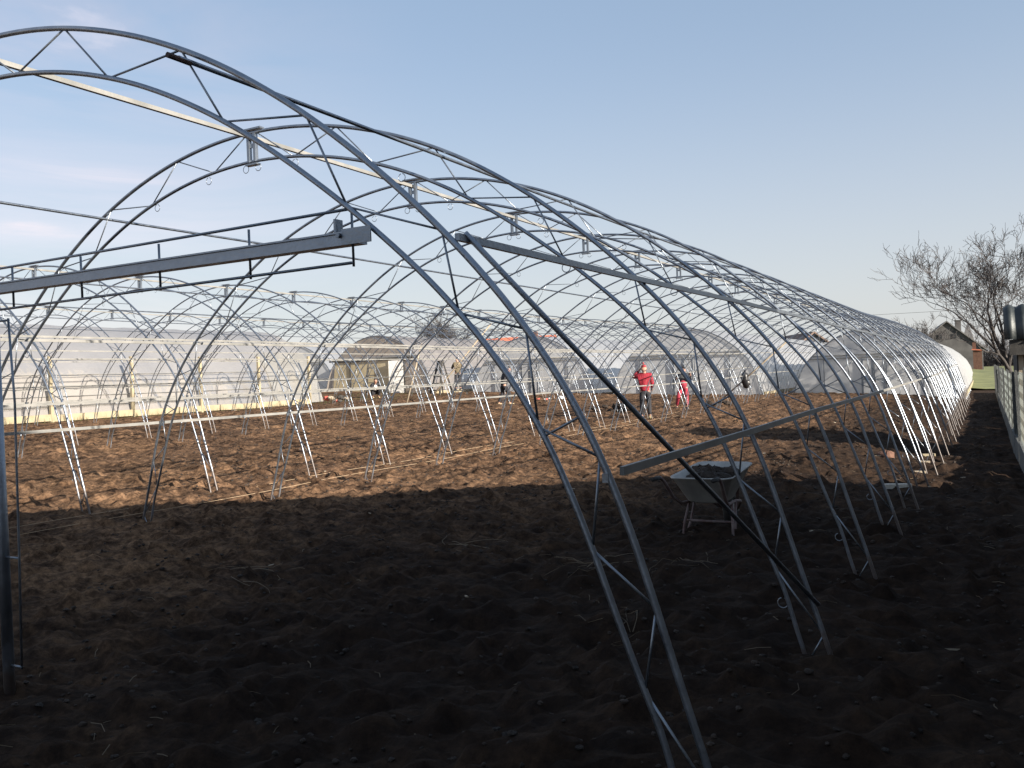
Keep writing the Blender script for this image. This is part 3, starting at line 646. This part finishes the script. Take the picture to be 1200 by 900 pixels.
bare_tree((-57.5, 76, .6), 7.6, 1.0, 'wide brownish bare tree behind the yellowed tunnel roof at the left', 33, .2, (.05, 0), 6, 6, .26, .012)
bare_tree((-18.0, 76, .3), 5.4, 1.1, 'low bushy bare tree behind the tunnel of the red-jacketed person', 42, .16, (0, 0), 6, 6, .25, .012)
bare_tree((-10.2, 74, .2), 5.0, 1.0, 'low bare tree beside the brown roofed outbuilding', 51, .15, (0, 0), 5, 6, .27, .012)
# thicket beyond the grass
mb = MB(); rnd = random.Random(3)
for k in range(900):
    x = rnd.uniform(-6, 14); y = rnd.uniform(176, 186); hh = rnd.uniform(2.0, 5.5)
    p = Vector((x, y, .5)); d = Vector((rnd.gauss(0, .25), rnd.gauss(0, .25), 1)); pts = [p]
    for q in range(4): d = (d+Vector((rnd.gauss(0, .25), rnd.gauss(0, .25), 0))).normalized(); pts.append(pts[-1]+d*hh/4)
    mb.tube(pts, [.05, .045, .035, .028, .02], 3, cap=False)
    for q in range(4):
        s_ = pts[rnd.randint(1, 4)]; mb.tube([s_, s_+Vector((rnd.gauss(0, .5), rnd.gauss(0, .5), rnd.uniform(.1, .9)))], [.02, .012], 3, cap=False)
tag(mb.build('thicket', M['twig']), 'dark bare thicket beyond the strip of grass', 'shrubs', kind='stuff')
pts = [(-60+130*k/20, 150, 10.6-1.2*math.sin(math.pi*k/20)) for k in range(21)]
tag(MB().tube(pts, .022, 4).build('power_line', M['rubber']), 'thin overhead power line far beyond the tunnels', 'power line')
# ------------------------------------------------------------------ soil clods and straw
def scatter(n, fn, name, m, label, cat):
    mb = MB()
    for _ in range(n): fn(mb)
    tag(mb.build(name, m, smooth=False), label, cat, kind='stuff')
rnd = random.Random(17)
def GZ(x, y): return float(gz(x, y)+rough(np.array(x), np.array(y)))
def place(near=True):
    while True:
        y = 1.6+38*rnd.random()**1.5; x = rnd.uniform(-26, .2)
        if x > -1.1*y-1.5: return x, y
def clod(mb):
    x, y = place(); r = rnd.uniform(.006, .017)*(1 if y < 8 else 1.5); mb.blob((x, y, GZ(x, y)+r*.1), (r*rnd.uniform(.8, 1.5), r*rnd.uniform(.8, 1.4), r*.7), *((7, 5) if y < 7 else (4, 3)), .22, rnd)
scatter(15000, clod, 'soil_clods', M['clod'], 'loose crumbly clods lying over the tilled soil', 'soil clods')
def strawf(mb):
    x, y = place(); ln = rnd.uniform(.03, .13); a_ = rnd.uniform(0, 6.28); z = GZ(x, y)+.012
    p = Vector((x, y, z)); d = Vector((math.cos(a_), math.sin(a_), rnd.uniform(-.05, .3))); d2 = d+Vector((rnd.gauss(0, .4), rnd.gauss(0, .4), -.25))
    mb.tube([p, p+d*ln*.5, p+d*ln*.5+d2*ln*.5], rnd.uniform(.0011, .0021), 3, cap=False)
scatter(850, strawf, 'straw_bits', M['straw'], 'dry stalks and straw scattered on the soil', 'straw')
def chipf(mb):
    x, y = place()
    while y < 5: x, y = place()
    s_ = rnd.uniform(.008, .03)*(1 if y < 9 else 1.6); mb.box((x, y, GZ(x, y)+.006), (s_*rnd.uniform(1, 4), s_, .010), rz=rnd.uniform(0, 3), rx=rnd.uniform(-.4, .4))
scatter(70, chipf, 'pale_chips', M['timber'], 'pale wood chips dotted over the soil', 'wood chips')
# sprawling dead stems near the wheelbarrow
mb = MB(); rnd2 = random.Random(8)
for bx, by, n in ((-2.9, 6.5, 8), (-4.6, 7.2, 5), (-2.2, 6.9, 6), (-5.6, 5.2, 5), (-1.9, 4.9, 6)):
    for k in range(n):
        p = Vector((bx+rnd2.gauss(0, .12), by+rnd2.gauss(0, .12), GZ(bx, by)+.02)); a_ = rnd2.uniform(0, 6.28); d = Vector((math.cos(a_), math.sin(a_), .25)); pts = [p]
        for q in range(5): d = (d+Vector((rnd2.gauss(0, .3), rnd2.gauss(0, .3), -.12))).normalized(); pts.append(pts[-1]+d*.09)
        for q in pts: q.z = max(q.z, GZ(q.x, q.y)+.01)
        mb.tube(pts, [.0026, .0026, .0023, .002, .0017, .0014], 3, cap=False)
tag(mb.build('dead_weeds', M['straw']), 'dead sprawling weed stems on the shaded soil', 'weeds', kind='stuff')
mb = MB(); rnd2 = random.Random(9)
for k in range(700):
    x = rnd2.uniform(-27.2, -24.6) if k % 2 else rnd2.uniform(-30, -24); y = rnd2.uniform(33, 40) if not k % 2 else rnd2.uniform(14, 33); 
    if k % 2: x = -26.55+rnd2.gauss(0, .12)
    hh = rnd2.uniform(.06, .22); p = Vector((x, y, H(x, y)-.02)); a_ = rnd2.uniform(0, 6.28)
    mb.add([p+Vector((-.012, 0, 0)), p+Vector((.012, 0, 0)), p+Vector((math.cos(a_)*.06, math.sin(a_)*.06, hh))], [(0, 1, 2)])
tag(mb.build('grass_tufts', M['grass']), 'thin green grass tufts along the tunnel base boards', 'grass', kind='stuff')

# ------------------------------------------------------------------ wheelbarrow
def barrow():
    rz = R(88)
    t = empty('wheelbarrow', (-2.37, 8.36, H(-2.4, 8.35)), rz, 'grey steel wheelbarrow loaded with soil, standing in the shade', 'wheelbarrow')
    # tray: loft of rounded rectangles from floor to rim (x along the axis, wheel at +x)
    def rect(x0, x1, wa, wb, z0_, z1_, n=6):
        pts = []; r = .09
        cs = [(x1-r, wb-r, 0), (x0+r, wa-r, 90), (x0+r, -wa+r, 180), (x1-r, -wb+r, 270)]
        for cx_, cy_, a0 in cs:
            for k in range(n):
                a_ = math.radians(a0+90*k/(n-1)); x = cx_+r*math.cos(a_); y = cy_+r*math.sin(a_)
                pts.append((x, y, z0_+(z1_-z0_)*(x-x0)/(x1-x0)))
        return pts
    rings = [rect(-.20, .22, .17, .15, .36, .36), rect(-.22, .25, .19, .17, .375, .38), rect(-.36, .50, .29, .27, .60, .66), rect(-.375, .525, .305, .285, .605, .67), rect(-.37, .515, .300, .28, .618, .683), rect(-.355, .495, .283, .263, .605, .665), rect(-.215, .245, .185, .165, .385, .39)]
    mb = MB(); k = len(rings[0])
    for r_ in rings: mb.v += r_
    for j in range(len(rings)-1):
        for i in range(k): mb.f.append((j*k+i, j*k+(i+1) % k, (j+1)*k+(i+1) % k, (j+1)*k+i))
    mb.f.append(tuple(range(k))[::-1]); mb.f.append(tuple((len(rings)-1)*k+i for i in range(k)))
    mb.build('tray', M['barrow'], t, True)
    # load
    rn = random.Random(2); mb = MB()
    for q in range(46):
        x = rn.uniform(-.12, .36); y = rn.uniform(-.17, .17); r_ = rn.uniform(.05, .10); mb.blob((x, y, .50+.10*math.exp(-((x-.14)**2+y*y)*14)+rn.uniform(-.02, .04)), (r_, r_, r_*.8), 7, 5, .18, rn)
    mb.build('soil_load', M['clod'], t)
    for s in (-1, 1):
        pts = [(.60, s*.07, .19), (.40, s*.16, .30), (.10, s*.20, .345), (-.24, s*.225, .355), (-.40, s*.25, .44), (-.56, s*.27, .60), (-.64, s*.275, .645), (-.80, s*.28, .65)]
        h_ = MB().tube(pts, .0165, 8).build('handle_bar', M['barrow_red'], t, True)
        MB().tube([(-.67, s*.277, .648), (-.82, s*.281, .65)], .021, 8).build('grip', M['rubber'], h_, True)
        MB().tube([(-.05, s*.21, .345), (-.14, s*.235, .16), (-.17, s*.245, .015), (-.10, s*.245, .0), (.0, s*.22, .15), (.09, s*.205, .34)], .013, 7).build('leg', M['barrow_red'], t, True)
        MB().bar((.60, s*.07, .19), (.42, s*.13, .50), .03, .008).build('front_stay', M['barrow_red'], t)
    MB().tube([(-.10, -.235, .17), (-.10, .235, .17)], .011, 6).build('cross_bar', M['barrow_red'], t, True)
    wh = empty('wheel', (.60, 0, .18)); wh.parent = t
    pts = [(.135*math.cos(a_), 0, .135*math.sin(a_)) for a_ in np.linspace(0, 2*math.pi, 25)]
    MB().tube(pts, .042, 8, cap=False).build('tyre', M['rubber'], wh, True)
    mb = MB(); mb.tube([(0, -.03, 0), (0, .03, 0)], .10, 16); mb.tube([(0, -.085, 0), (0, .085, 0)], .014, 8); mb.build('rim', M['barrow'], wh)
    return t
barrow()

# ------------------------------------------------------------------ ladders, poles, bag and small things
def step_ladder(loc, rz, h_, label, m):
    t = empty('step_ladder', loc, rz, label, 'ladder')
    for s in (-1, 1):
        MB().bar((s*.42, -.42, -.03), (s*.16, 0, h_), .065, .08, (0, 1, 0)).build('rail', m, t); MB().bar((s*.44, .45, -.03), (s*.17, .06, h_), .05, .06, (0, 1, 0)).build('back_leg', m, t)
    n = 5
    for k in range(n):
        f_ = (k+.75)/n; MB().box((0, -.42*(1-f_)-.02, h_*f_), (2*(.42-.26*f_), .14, .06)).build('tread', m, t)
    MB().box((0, .01, h_+.02), (.40, .22, .03)).build('top_step', m, t)
    MB().tube([(-.3, .36, .3), (.3, .36, .3)], .012, 6).build('back_bar', m, t, True)
    return t
step_ladder((-25.45, 39.1, H(-25.4, 39.1)), -.35, 1.8, 'dark step ladder standing just left of the khaki-jacketed person', M['oldwood'])
t = empty('work_trestle', (-24.5, 39.3, H(-24.5, 39.3)), .45, 'low dark trestle under the feet of the khaki-jacketed person', 'trestle')
MB().box((0, 0, .25), (1.1, .45, .05)).build('plank', M['oldwood'], t)
for sx in (-1, 1):
    for sy in (-1, 1): MB().bar((sx*.48, sy*.19, -.03), (sx*.42, sy*.15, .225), .05, .05, (0, 1, 0)).build('leg', M['oldwood'], t)
step_ladder((-28.5, 37.2, H(-28.5, 37.2)), .5, 1.95, 'brown step ladder in front of the yellowed tunnel, beside the crouching person', M['oldwood'])
def pole(a_, b_, r, label, name='timber_pole'):
    A_, B_ = Vector(a_), Vector(b_); mid = (A_+B_)/2+Vector((random.uniform(-.02, .02), random.uniform(-.02, .02), 0))
    tag(MB().tube([A_, mid, B_], [r*1.1, r, r*.9], 7).build(name, M['timber'], smooth=True), label, 'pole', 'pale timber poles leaning among the frames')
pole((-22.85, 32.2, .72), (-22.3, 32.8, 3.45), .035, 'pale timber pole standing steeply right of the white door leaf')
pole((-21.95, 32.4, .70), (-19.2, 33.8, 4.2), .035, 'pale timber pole leaning far to the right left of the khaki-jacketed person')
pole((-9.4, 33.9, .28), (-6.4, 33.3, 2.65), .03, 'pale pole leaning up to the right with the black bag beside it')
t = empty('black_bag', (-8.05, 33.5, 1.05), 0, 'black plastic bag hanging from the leaning pole right of the workers', 'bag')
mb = MB(); rn = random.Random(4); mb.blob((0, 0, .28), (.15, .12, .26), 12, 9, .12, rn); mb.blob((.05, .02, .10), (.15, .12, .18), 10, 7, .14, rn); mb.build('bag_body', M['bag'], t, True)
MB().tube([(0, 0, .5), (.03, .0, .62), (.05, 0, .66)], [.05, .03, .04], 7).build('knot', M['bag'], t, True)
def bundle(loc, label, cols, seed, n=9, sz=.16):
    t = empty('debris_pile', loc, 0, label, 'debris'); rn = random.Random(seed)
    for k in range(n):
        mb = MB(); r = rn.uniform(.5, 1)*sz; mb.blob((0, 0, 0), (r, r*.7, r*.55), 8, 5, .2, rn)
        o = mb.build('scrap', M[rn.choice(cols)], t, False, (rn.gauss(0, sz*1.6), rn.gauss(0, sz), r*.4+rn.uniform(0, sz*1.2)))
bundle((-26.3, 31.9, H(-26.3, 31.9)), 'heap of red, white and brown scraps at the end of the long tunnel', ['redpl', 'white', 'timber', 'oldwood'], 3, 12, .2)
bundle((-16.9, 36.4, H(-16.9, 36.4)), 'white plastic bits lying on the soil right of the person in black', ['white'], 5, 7, .12)
bundle((-17.9, 36.0, H(-17.9, 36)), 'red and white bits lying on the soil beside the person in black', ['redpl', 'white'], 6, 6, .1)
bundle((-11.3, 29.2, H(-11.3, 29.2)-.04), 'low dark heap of soil left of the red-jacketed person', ['clod'], 9, 12, .2)
bundle((-9.0, 33.2, H(-9, 33.2)-.04), 'dark scraps heaped at the foot of the leaning pole', ['clod', 'darkcloth'], 10, 9, .16)
def boardf(loc, rz, d, m, label, name, cat, rx=0):
    tag(MB().box((0, 0, d[2]/2), d, rx=rx).build(name, M[m], None, False, loc), label, cat).rotation_euler = (0, 0, rz)
t = empty('brick_lump', (-1.70, 17.9, GZ(-1.7, 17.9)-.01), .5, 'orange brick lump with a pale slat lying beside the right-hand hoop legs', 'brick')
rn = random.Random(1); mb = MB(); mb.blob((0, 0, .06), (.17, .12, .10), 9, 6, .12, rn); mb.build('lump', M['brick'], t)
MB().box((-.22, -.05, .07), (.36, .05, .02), rz=.1).build('slat', M['timber'], t)
boardf((-1.05, 12.45, GZ(-1.05, 12.45)), .25, (.32, .11, .06), 'concrete', 'flat grey block lying by the fifth right-hand hoop foot', 'block', 'block')
boardf((-.98, 14.7, GZ(-.98, 14.7)), .3, (.26, .10, .05), 'timber', 'short pale board lying by the sixth right-hand hoop foot', 'short_board', 'board')
boardf((-1.0, 16.7, GZ(-1.0, 16.7)), .2, (.22, .10, .05), 'timber', 'short pale board lying by the seventh right-hand hoop foot', 'short_board', 'board')
boardf((-1.02, 18.8, GZ(-1.02, 18.8)), .4, (.24, .08, .05), 'cream', 'thin cream slat lying by the eighth right-hand hoop foot', 'short_board', 'board')

# ------------------------------------------------------------------ people
def skin_mesh(name, joints, edges, m, sub=2, root=None):
    names = list(joints); idx = {n: i for i, n in enumerate(names)}
    me = bpy.data.meshes.new(name); me.from_pydata([joints[n][0] for n in names], [(idx[a_], idx[b_]) for a_, b_ in edges], [])
    o = bpy.data.objects.new(name, me); col.objects.link(o)
    o.modifiers.new('skin', 'SKIN').use_smooth_shade = True
    sv = me.skin_vertices[0].data
    for n in names:
        r = joints[n][1]; sv[idx[n]].radius = r if isinstance(r, tuple) else (r, r)
        sv[idx[n]].use_root = False
    sv[idx[root or names[0]]].use_root = True
    md = o.modifiers.new('sub', 'SUBSURF'); md.levels = sub; md.render_levels = sub
    dg = bpy.context.evaluated_depsgraph_get(); me2 = bpy.data.meshes.new_from_object(o.evaluated_get(dg))
    bpy.data.objects.remove(o); me2.name = name; me2.materials.clear(); me2.materials.append(m); me2.shade_smooth()
    return me2
def person(loc, rz, label, pose, top, legs, head_dir=0, hat=None, hair=True, shoes='boots', topname='jacket', patch=None):
    """pose: dict of joints in metres, x right, y forward, z up"""
    t = empty('person', loc, rz, label, 'person'); p = {k: Vector(v) for k, v in pose.items()}
    J = {}; E = []
    def j(n, v, r): J[n] = (tuple(v), r)
    pel, ch, nk, hd = p['pelvis'], p['chest'], p['neck'], p['head']
    up = (hd-nk).normalized(); fd = Vector((math.sin(-head_dir), math.cos(head_dir), 0)); fd = (fd-up*fd.dot(up)).normalized()
    j('pelvis', pel, (.125, .10)); j('belly', pel.lerp(ch, .5), (.12, .095)); j('chest', ch, (.14, .105)); j('neckb', nk, .058); j('jaw', nk.lerp(hd, .45)+fd*.02, (.06, .072)); j('skull', hd+up*.02, (.078, .095)); j('top', hd+up*.095, (.055, .065))
    E += [('pelvis', 'belly'), ('belly', 'chest'), ('chest', 'neckb'), ('neckb', 'jaw'), ('jaw', 'skull'), ('skull', 'top')]
    j('nose', hd+fd*.125-up*.01, .013); E.append(('skull', 'nose'))
    side = fd.cross(up)
    for s, n in ((1, 'R'), (-1, 'L')):
        j('ear'+n, hd+side*s*.093-up*.005-fd*.01, .014); E.append(('skull', 'ear'+n))
        sh, el, wr = p['sh'+n], p['el'+n], p['wr'+n]
        j('sh'+n, sh, .062); j('el'+n, el, .045); j('wr'+n, wr, .028); E += [('chest', 'sh'+n), ('sh'+n, 'el'+n), ('el'+n, 'wr'+n)]
        d = (wr-el).normalized(); ac = d.cross(Vector((0, 0, 1)) if abs(d.z) < .85 else Vector((0, 1, 0))).normalized(); cu = d.cross(ac)
        pm = wr+d*.06; j('palm'+n, pm, (.038, .018)); E.append(('wr'+n, 'palm'+n))
        for k in range(4):
            a0 = pm+d*.03+ac*(.027-.018*k); ln = (.072, .08, .075, .06)[k]
            j('f%d' % k+n, a0+d*ln*.4, .009); j('g%d' % k+n, a0+d*ln*.85+cu*.025, .0075); E += [('palm'+n, 'f%d' % k+n), ('f%d' % k+n, 'g%d' % k+n)]
        th = pm-d*.02+ac*.04; j('t'+n, th+d*.02+ac*.012, .010); j('u'+n, th+d*.055+ac*.016+cu*.012, .009); E += [('palm'+n, 't'+n), ('t'+n, 'u'+n)]
        hp, kn, an = p['hip'+n], p['kn'+n], p['an'+n]
        j('hip'+n, hp, .088); j('kn'+n, kn, .058); j('calf'+n, kn.lerp(an, .3), .055); j('an'+n, an, .038); E += [('pelvis', 'hip'+n), ('hip'+n, 'kn'+n), ('kn'+n, 'calf'+n), ('calf'+n, 'an'+n)]
        to = p.get('to'+n, an+Vector((0, .17, -.05))); j('to'+n, to, (.04, .028)); E.append(('an'+n, 'to'+n))
    link('body', skin_mesh('body', J, E, M['skin'], 2, 'pelvis'), t)
    # jacket and trousers follow the body
    K = {n: J[n] for n in ('belly', 'chest', 'shR', 'shL', 'elR', 'elL')}
    K['hem'] = (tuple(pel+(pel-ch)*.12), (.165, .14)); K['belly'] = (J['belly'][0], (.165, .14)); K['chest'] = (J['chest'][0], (.18, .145)); K['col'] = (tuple(nk.lerp(ch, .1)), (.075, .075))
    for n in 'RL':
        K['sh'+n] = (J['sh'+n][0], .085); K['el'+n] = (J['el'+n][0], .066); K['cu'+n] = (tuple(p['el'+n].lerp(p['wr'+n], .93)), .05)
    EK = [('hem', 'belly'), ('belly', 'chest'), ('chest', 'col')]+[e for n in 'RL' for e in (('chest', 'sh'+n), ('sh'+n, 'el'+n), ('el'+n, 'cu'+n))]
    jk = link(topname, skin_mesh(topname, K, EK, M[top], 2, 'belly'), t)
    T = {'w': (tuple(pel+(ch-pel)*.12), (.15, .125)), 'pelvis': (tuple(pel), (.15, .125))}; ET = [('w', 'pelvis')]
    for n in 'RL':
        T['hip'+n] = (J['hip'+n][0], .107); T['kn'+n] = (J['kn'+n][0], .08); T['cf'+n] = (J['calf'+n][0], .075); T['an'+n] = (tuple(p['kn'+n].lerp(p['an'+n], .92)), .062)
        ET += [('pelvis', 'hip'+n), ('hip'+n, 'kn'+n), ('kn'+n, 'cf'+n), ('cf'+n, 'an'+n)]
    link('trousers', skin_mesh('trousers', T, ET, M[legs], 2, 'pelvis'), t)
    for n in 'RL':
        a_ = Vector(J['an'+n][0]); to = Vector(J['to'+n][0]); d = (to-a_); d.z = 0; d.normalize() if d.length > 1e-4 else None
        S = {'a': (tuple(a_+Vector((0, 0, .02))), .05), 'h': (tuple(a_+Vector((0, 0, -.045))-d*.03), (.045, .045)), 'b': (tuple(to), (.05, .038)), 'c': (tuple(to+d*.06-Vector((0, 0, .004))), (.04, .03))}
        link('boot', skin_mesh('boot', S, [('a', 'h'), ('h', 'b'), ('b', 'c')], M[shoes], 2, 'a'), t)
    if hat:
        S = {'a': (tuple(hd+up*.035-fd*.008), (.098, .108)), 'b': (tuple(hd+up*.10-fd*.01), (.088, .095)), 'c': (tuple(hd+up*.15-fd*.015), (.045, .05))}
        h_ = link('hat', skin_mesh('hat', S, [('a', 'b'), ('b', 'c')], M[hat], 2, 'a'), t)
        MB().blob(tuple(hd+up*.185-fd*.015), (.03, .03, .03), 8, 6).build('bobble', M[hat], h_, True)
    if hair:
        S = {'a': (tuple(hd+up*.03-fd*.045), (.085, .07)), 'b': (tuple(hd+up*.09-fd*.02), (.078, .085)), 'c': (tuple(hd+up*.108+fd*.03), (.06, .05))}
        link('hair', skin_mesh('hair', S, [('a', 'b'), ('b', 'c')], M['hair'], 2, 'a'), t)
    for s in (-1, 1): MB().blob(tuple(hd+fd*.097+side*s*.033+up*.022), (.012, .010, .009), 6, 5).build('eye', M['hair'], t, True)
    MB().blob(tuple(nk.lerp(hd, .45)+fd*.098+up*.012), (.024, .012, .007), 8, 5).build('mouth', M['redcloth2'], t, True)
    if patch:
        MB().blob(tuple(ch+patch[1]), patch[2], 10, 7).build(patch[3], M[patch[0]], jk, True)
    return t
STAND = dict(pelvis=(0, 0, .92), chest=(0, .0, 1.28), neck=(0, .0, 1.47), head=(0, .02, 1.60), shR=(.19, 0, 1.40), shL=(-.19, 0, 1.40), elR=(.25, -.02, 1.12), elL=(-.25, -.02, 1.12), wrR=(.26, .1, .90), wrL=(-.26, .1, .90),
             hipR=(.095, 0, .88), hipL=(-.095, 0, .88), knR=(.11, .03, .49), knL=(-.11, .03, .49), anR=(.12, -.01, .09), anL=(-.12, -.01, .09))
def mod(**k): d = dict(STAND); d.update(k); return d
face_away = .497                                    # facing the same way as the viewer looks
# 1: red jacket, back to us, left hand raised to the head
person((-9.50, 26.4, H(-9.5, 26.4)-.01), face_away-.15, 'person in a crimson padded jacket and red bobble hat seen from behind, hand at head',
       mod(head=(-.01, .03, 1.595), elL=(-.36, .10, 1.33), wrL=(-.16, .16, 1.56), elR=(.24, .02, 1.12), wrR=(.22, .20, .98)), 'redcloth', 'darkcloth', .1, 'pinkred', True)
# 2: dark top, crimson trousers, turned to us, one leg stretched to the side
person((-10.0, 32.0, H(-10, 32)-.01), face_away+math.pi-.25, 'person in a dark jacket and crimson trousers facing us with hands raised to the chest',
       mod(pelvis=(.0, -.05, .80), chest=(-.02, .06, 1.14), neck=(-.03, .12, 1.32), head=(-.03, .17, 1.44), shR=(.17, .06, 1.25), shL=(-.21, .07, 1.25), elR=(.30, .14, 1.03), elL=(-.33, .16, 1.06), wrR=(.22, .34, 1.13), wrL=(-.30, .33, 1.24),
           hipR=(.095, -.05, .77), hipL=(-.095, -.05, .77), knR=(.19, .14, .43), knL=(-.12, .20, .42), anR=(.26, -.05, .09), anL=(-.12, .03, .09)), 'greycloth', 'redcloth2', 0, None, True, 'darkcloth', patch=('redcloth2', Vector((.02, .05, -.22)), (.15, .13, .17), 'red_waistcoat'))
# 3: black clothes with white scarf, bending a little
person((-18.0, 32.6, H(-18, 32.6)-.01), face_away-1.2, 'person in black with a white scarf, stooping beside the nearest hoop leg',
       mod(pelvis=(0, -.06, .88), chest=(0, .06, 1.22), neck=(0, .13, 1.40), head=(0, .20, 1.51), shR=(.19, .06, 1.33), shL=(-.19, .06, 1.33), elR=(.24, .20, 1.08), elL=(-.24, .16, 1.06), wrR=(.16, .40, .98), wrL=(-.14, .38, .95), hipR=(.095, -.06, .85), hipL=(-.095, -.06, .85), knR=(.12, .16, .47), knL=(-.11, -.08, .47), anR=(.12, .14, .09), anL=(-.12, -.26, .09)),
       'darkcloth', 'darkcloth', 0, None, True, 'boots', patch=('whitecloth', Vector((.05, .05, .12)), (.13, .10, .10), 'scarf'))
# 4: on the ladder
person((-24.5, 39.3, H(-24.5, 39.3)+.275), face_away+.3, 'person in a khaki jacket and dark trousers standing beside the dark step ladder',
       mod(elR=(.30, .15, 1.25), wrR=(.20, .36, 1.38), elL=(-.26, .16, 1.16), wrL=(-.18, .36, 1.20), knR=(.11, .06, .50)), 'olive', 'darkcloth', 0, None, True, 'darkcloth')
# 5: crouching by the second ladder
person((-27.0, 35.4, H(-27, 35.4)-.01), face_away+math.pi+.4, 'person in dark clothes with a white shirt crouching in front of the brown ladder',
       mod(pelvis=(0, -.15, .30), chest=(0, .02, .58), neck=(0, .10, .75), head=(0, .16, .87), shR=(.18, .03, .69), shL=(-.18, .03, .69), elR=(.26, .22, .52), elL=(-.26, .22, .52), wrR=(.12, .40, .50), wrL=(-.10, .40, .48),
           hipR=(.10, -.13, .29), hipL=(-.10, -.13, .29), knR=(.19, .22, .46), knL=(-.19, .22, .46), anR=(.15, .05, .09), anL=(-.15, .05, .09)), 'darkcloth', 'darkcloth', 0, None, True, 'boots', patch=('whitecloth', Vector((0, .10, -.05)), (.10, .07, .15), 'shirt_front'))
